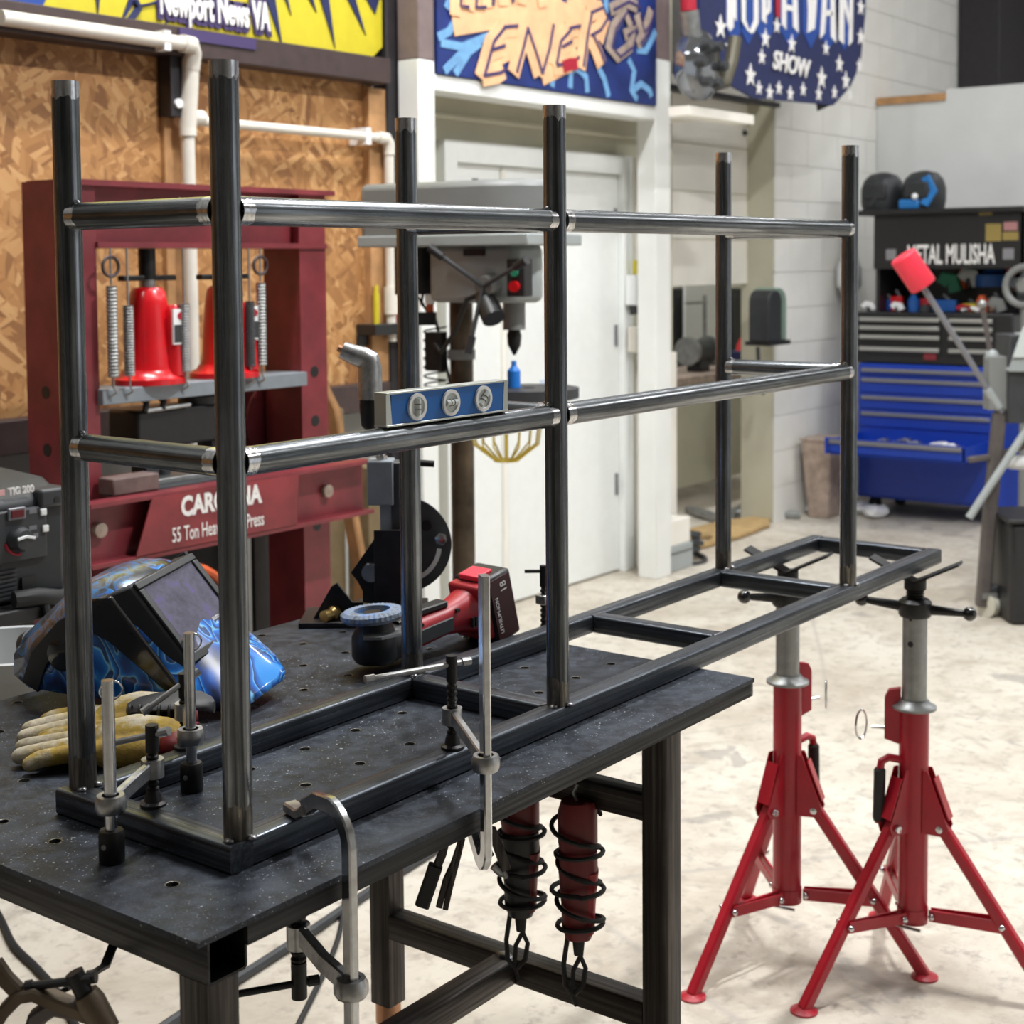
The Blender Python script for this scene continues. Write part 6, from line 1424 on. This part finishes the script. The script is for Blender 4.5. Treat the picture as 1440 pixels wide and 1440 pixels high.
t = thing('wall_shelf', 'black steel wall shelf holding the mint green case', 'shelf', (a.x, 2.6, a.z)); MB().box(.02, b.x-a.x+.03, -.06, .09, -.025, -.001).build('board', MAT['black_plastic'], t, bevel=.003); MB().tube([(-.0, 0, -.03), (.02, 0, -.2), (.06, 0, -.28), (.14, .05, -.24)], .012, 8).build('bracket', MAT['dark_gray'], t)
# clutter on the floor by the doorway
q = at(1000, 755, z=0)
t = thing('plywood_offcut', 'tan plywood offcut with a round hole on the floor by the doorway', 'plywood', (q.x, q.y, 0))
n = 20
ro_ = [V(.62*math.cos(2*PI*i/n)+.05*math.sin(i*2.3), .16*math.sin(2*PI*i/n), .006) for i in range(n)]; ri_ = [V(-.18+.10*math.cos(2*PI*i/n), -.03+.06*math.sin(2*PI*i/n), .006) for i in range(n)]
up_ = V(0, 0, .018)
MB().loft([ri_, ro_, [p+up_ for p in ro_], [p+up_ for p in ri_], ri_], True, False).build('sheet', MAT['tan'], t, smooth=False)
for k, (u, v, nm) in enumerate(((1050, 722, 'grey steel offcut on the floor beside the doorway jamb'), (990, 728, 'short steel bar on the floor in the doorway'), (1075, 728, 'bent steel scrap on the floor by the block wall'))):
    q = at(u, v, z=0); t = thing('steel_scrap', nm, 'scrap', frame((q.x, q.y, 0), (math.cos(k), math.sin(k), 0))); MB().strip([(-.2, 0, .02), (0, .02, .03), (.18, 0, .02)], .06, .04, (0, 1, 0)).build('bar', MAT['galv'], t)
for k, (u, v, nm) in enumerate(((1212, 722, 'white paper scrap on the floor under the blue cabinet'), (1232, 728, 'crumpled white paper in front of the blue cabinet'), (1150, 722, 'small white paper scrap by the block wall'))):
    q = at(u, v, z=0); t = thing('paper_scrap', nm, 'paper', (q.x, q.y, 0)); m = MB(); m.ball((0, 0, .035), (.09, .07, .035), 9, 6)
    for p in m.v: p += V(random.uniform(-.015, .015), random.uniform(-.015, .015), random.uniform(-.008, .008))
    for p in m.v: p.z = max(p.z, .001)
    m.build('sheet', MAT['paper'], t, smooth=False)
q = at(955, 790, z=0)
t = thing('coiled_cable', 'dark coiled cable heap behind the white post', 'cable', (q.x+.05, q.y+.02, 0))
for i in range(5): MB().torus((random.uniform(-.03, .03), random.uniform(-.03, .03), .02+i*.028), (random.uniform(-.15, .15), random.uniform(-.15, .15), 1), .13-.008*i, .014, 26, 6).build('cable_turn', MAT['dark_gray'], t)
q = at(905, 795, y=2.6)
t = thing('grey_box', 'small grey steel box on the floor in the door recess', 'box', (5.02, 2.52, 0)); MB().box(-.13, .13, -.06, .06, 0, .12).build('body', MAT['light_machine'], t, bevel=.006); MB().box(-.13, .13, -.062, -.06, .085, .09).build('lid_seam', MAT['dark_gray'], t); MB().box(-.12, .12, -.05, .05, .12, .24).build('top_tray', MAT['cream'], t, bevel=.004)

# cables and hoses on the floor
def cable(name, label, pts, r, mat='black_rubber'):
    P = [at(u, v, z=r) for u, v in pts]
    sm = []
    for i in range(len(P)-1):
        p0 = P[max(i-1, 0)]; p1 = P[i]; p2 = P[i+1]; p3 = P[min(i+2, len(P)-1)]
        for k in range(6):
            s = k/6; sm.append(.5*((2*p1)+(p2-p0)*s+(2*p0-5*p1+4*p2-p3)*s*s+(3*p1-p0-3*p2+p3)*s**3))
    sm.append(P[-1])
    for p in sm: p.z = r
    return tag(MB().tube(sm, r, 8).build(name, MAT[mat]), label, 'cable')
cable('air_hose', 'dark hose running straight across the floor under the table', [(620, 1190), (525, 1250), (430, 1315), (290, 1405), (200, 1465)], .011, 'dark_gray')
cable('power_cable', 'thin black cable on the floor behind the silver bar clamp', [(486, 1260), (478, 1310), (464, 1350), (440, 1400), (415, 1450), (400, 1480)], .006)
cable('power_cable', 'thin black cable on the floor at the lower left', [(-30, 1240), (0, 1290), (20, 1330), (52, 1362), (84, 1400), (110, 1450)], .008)
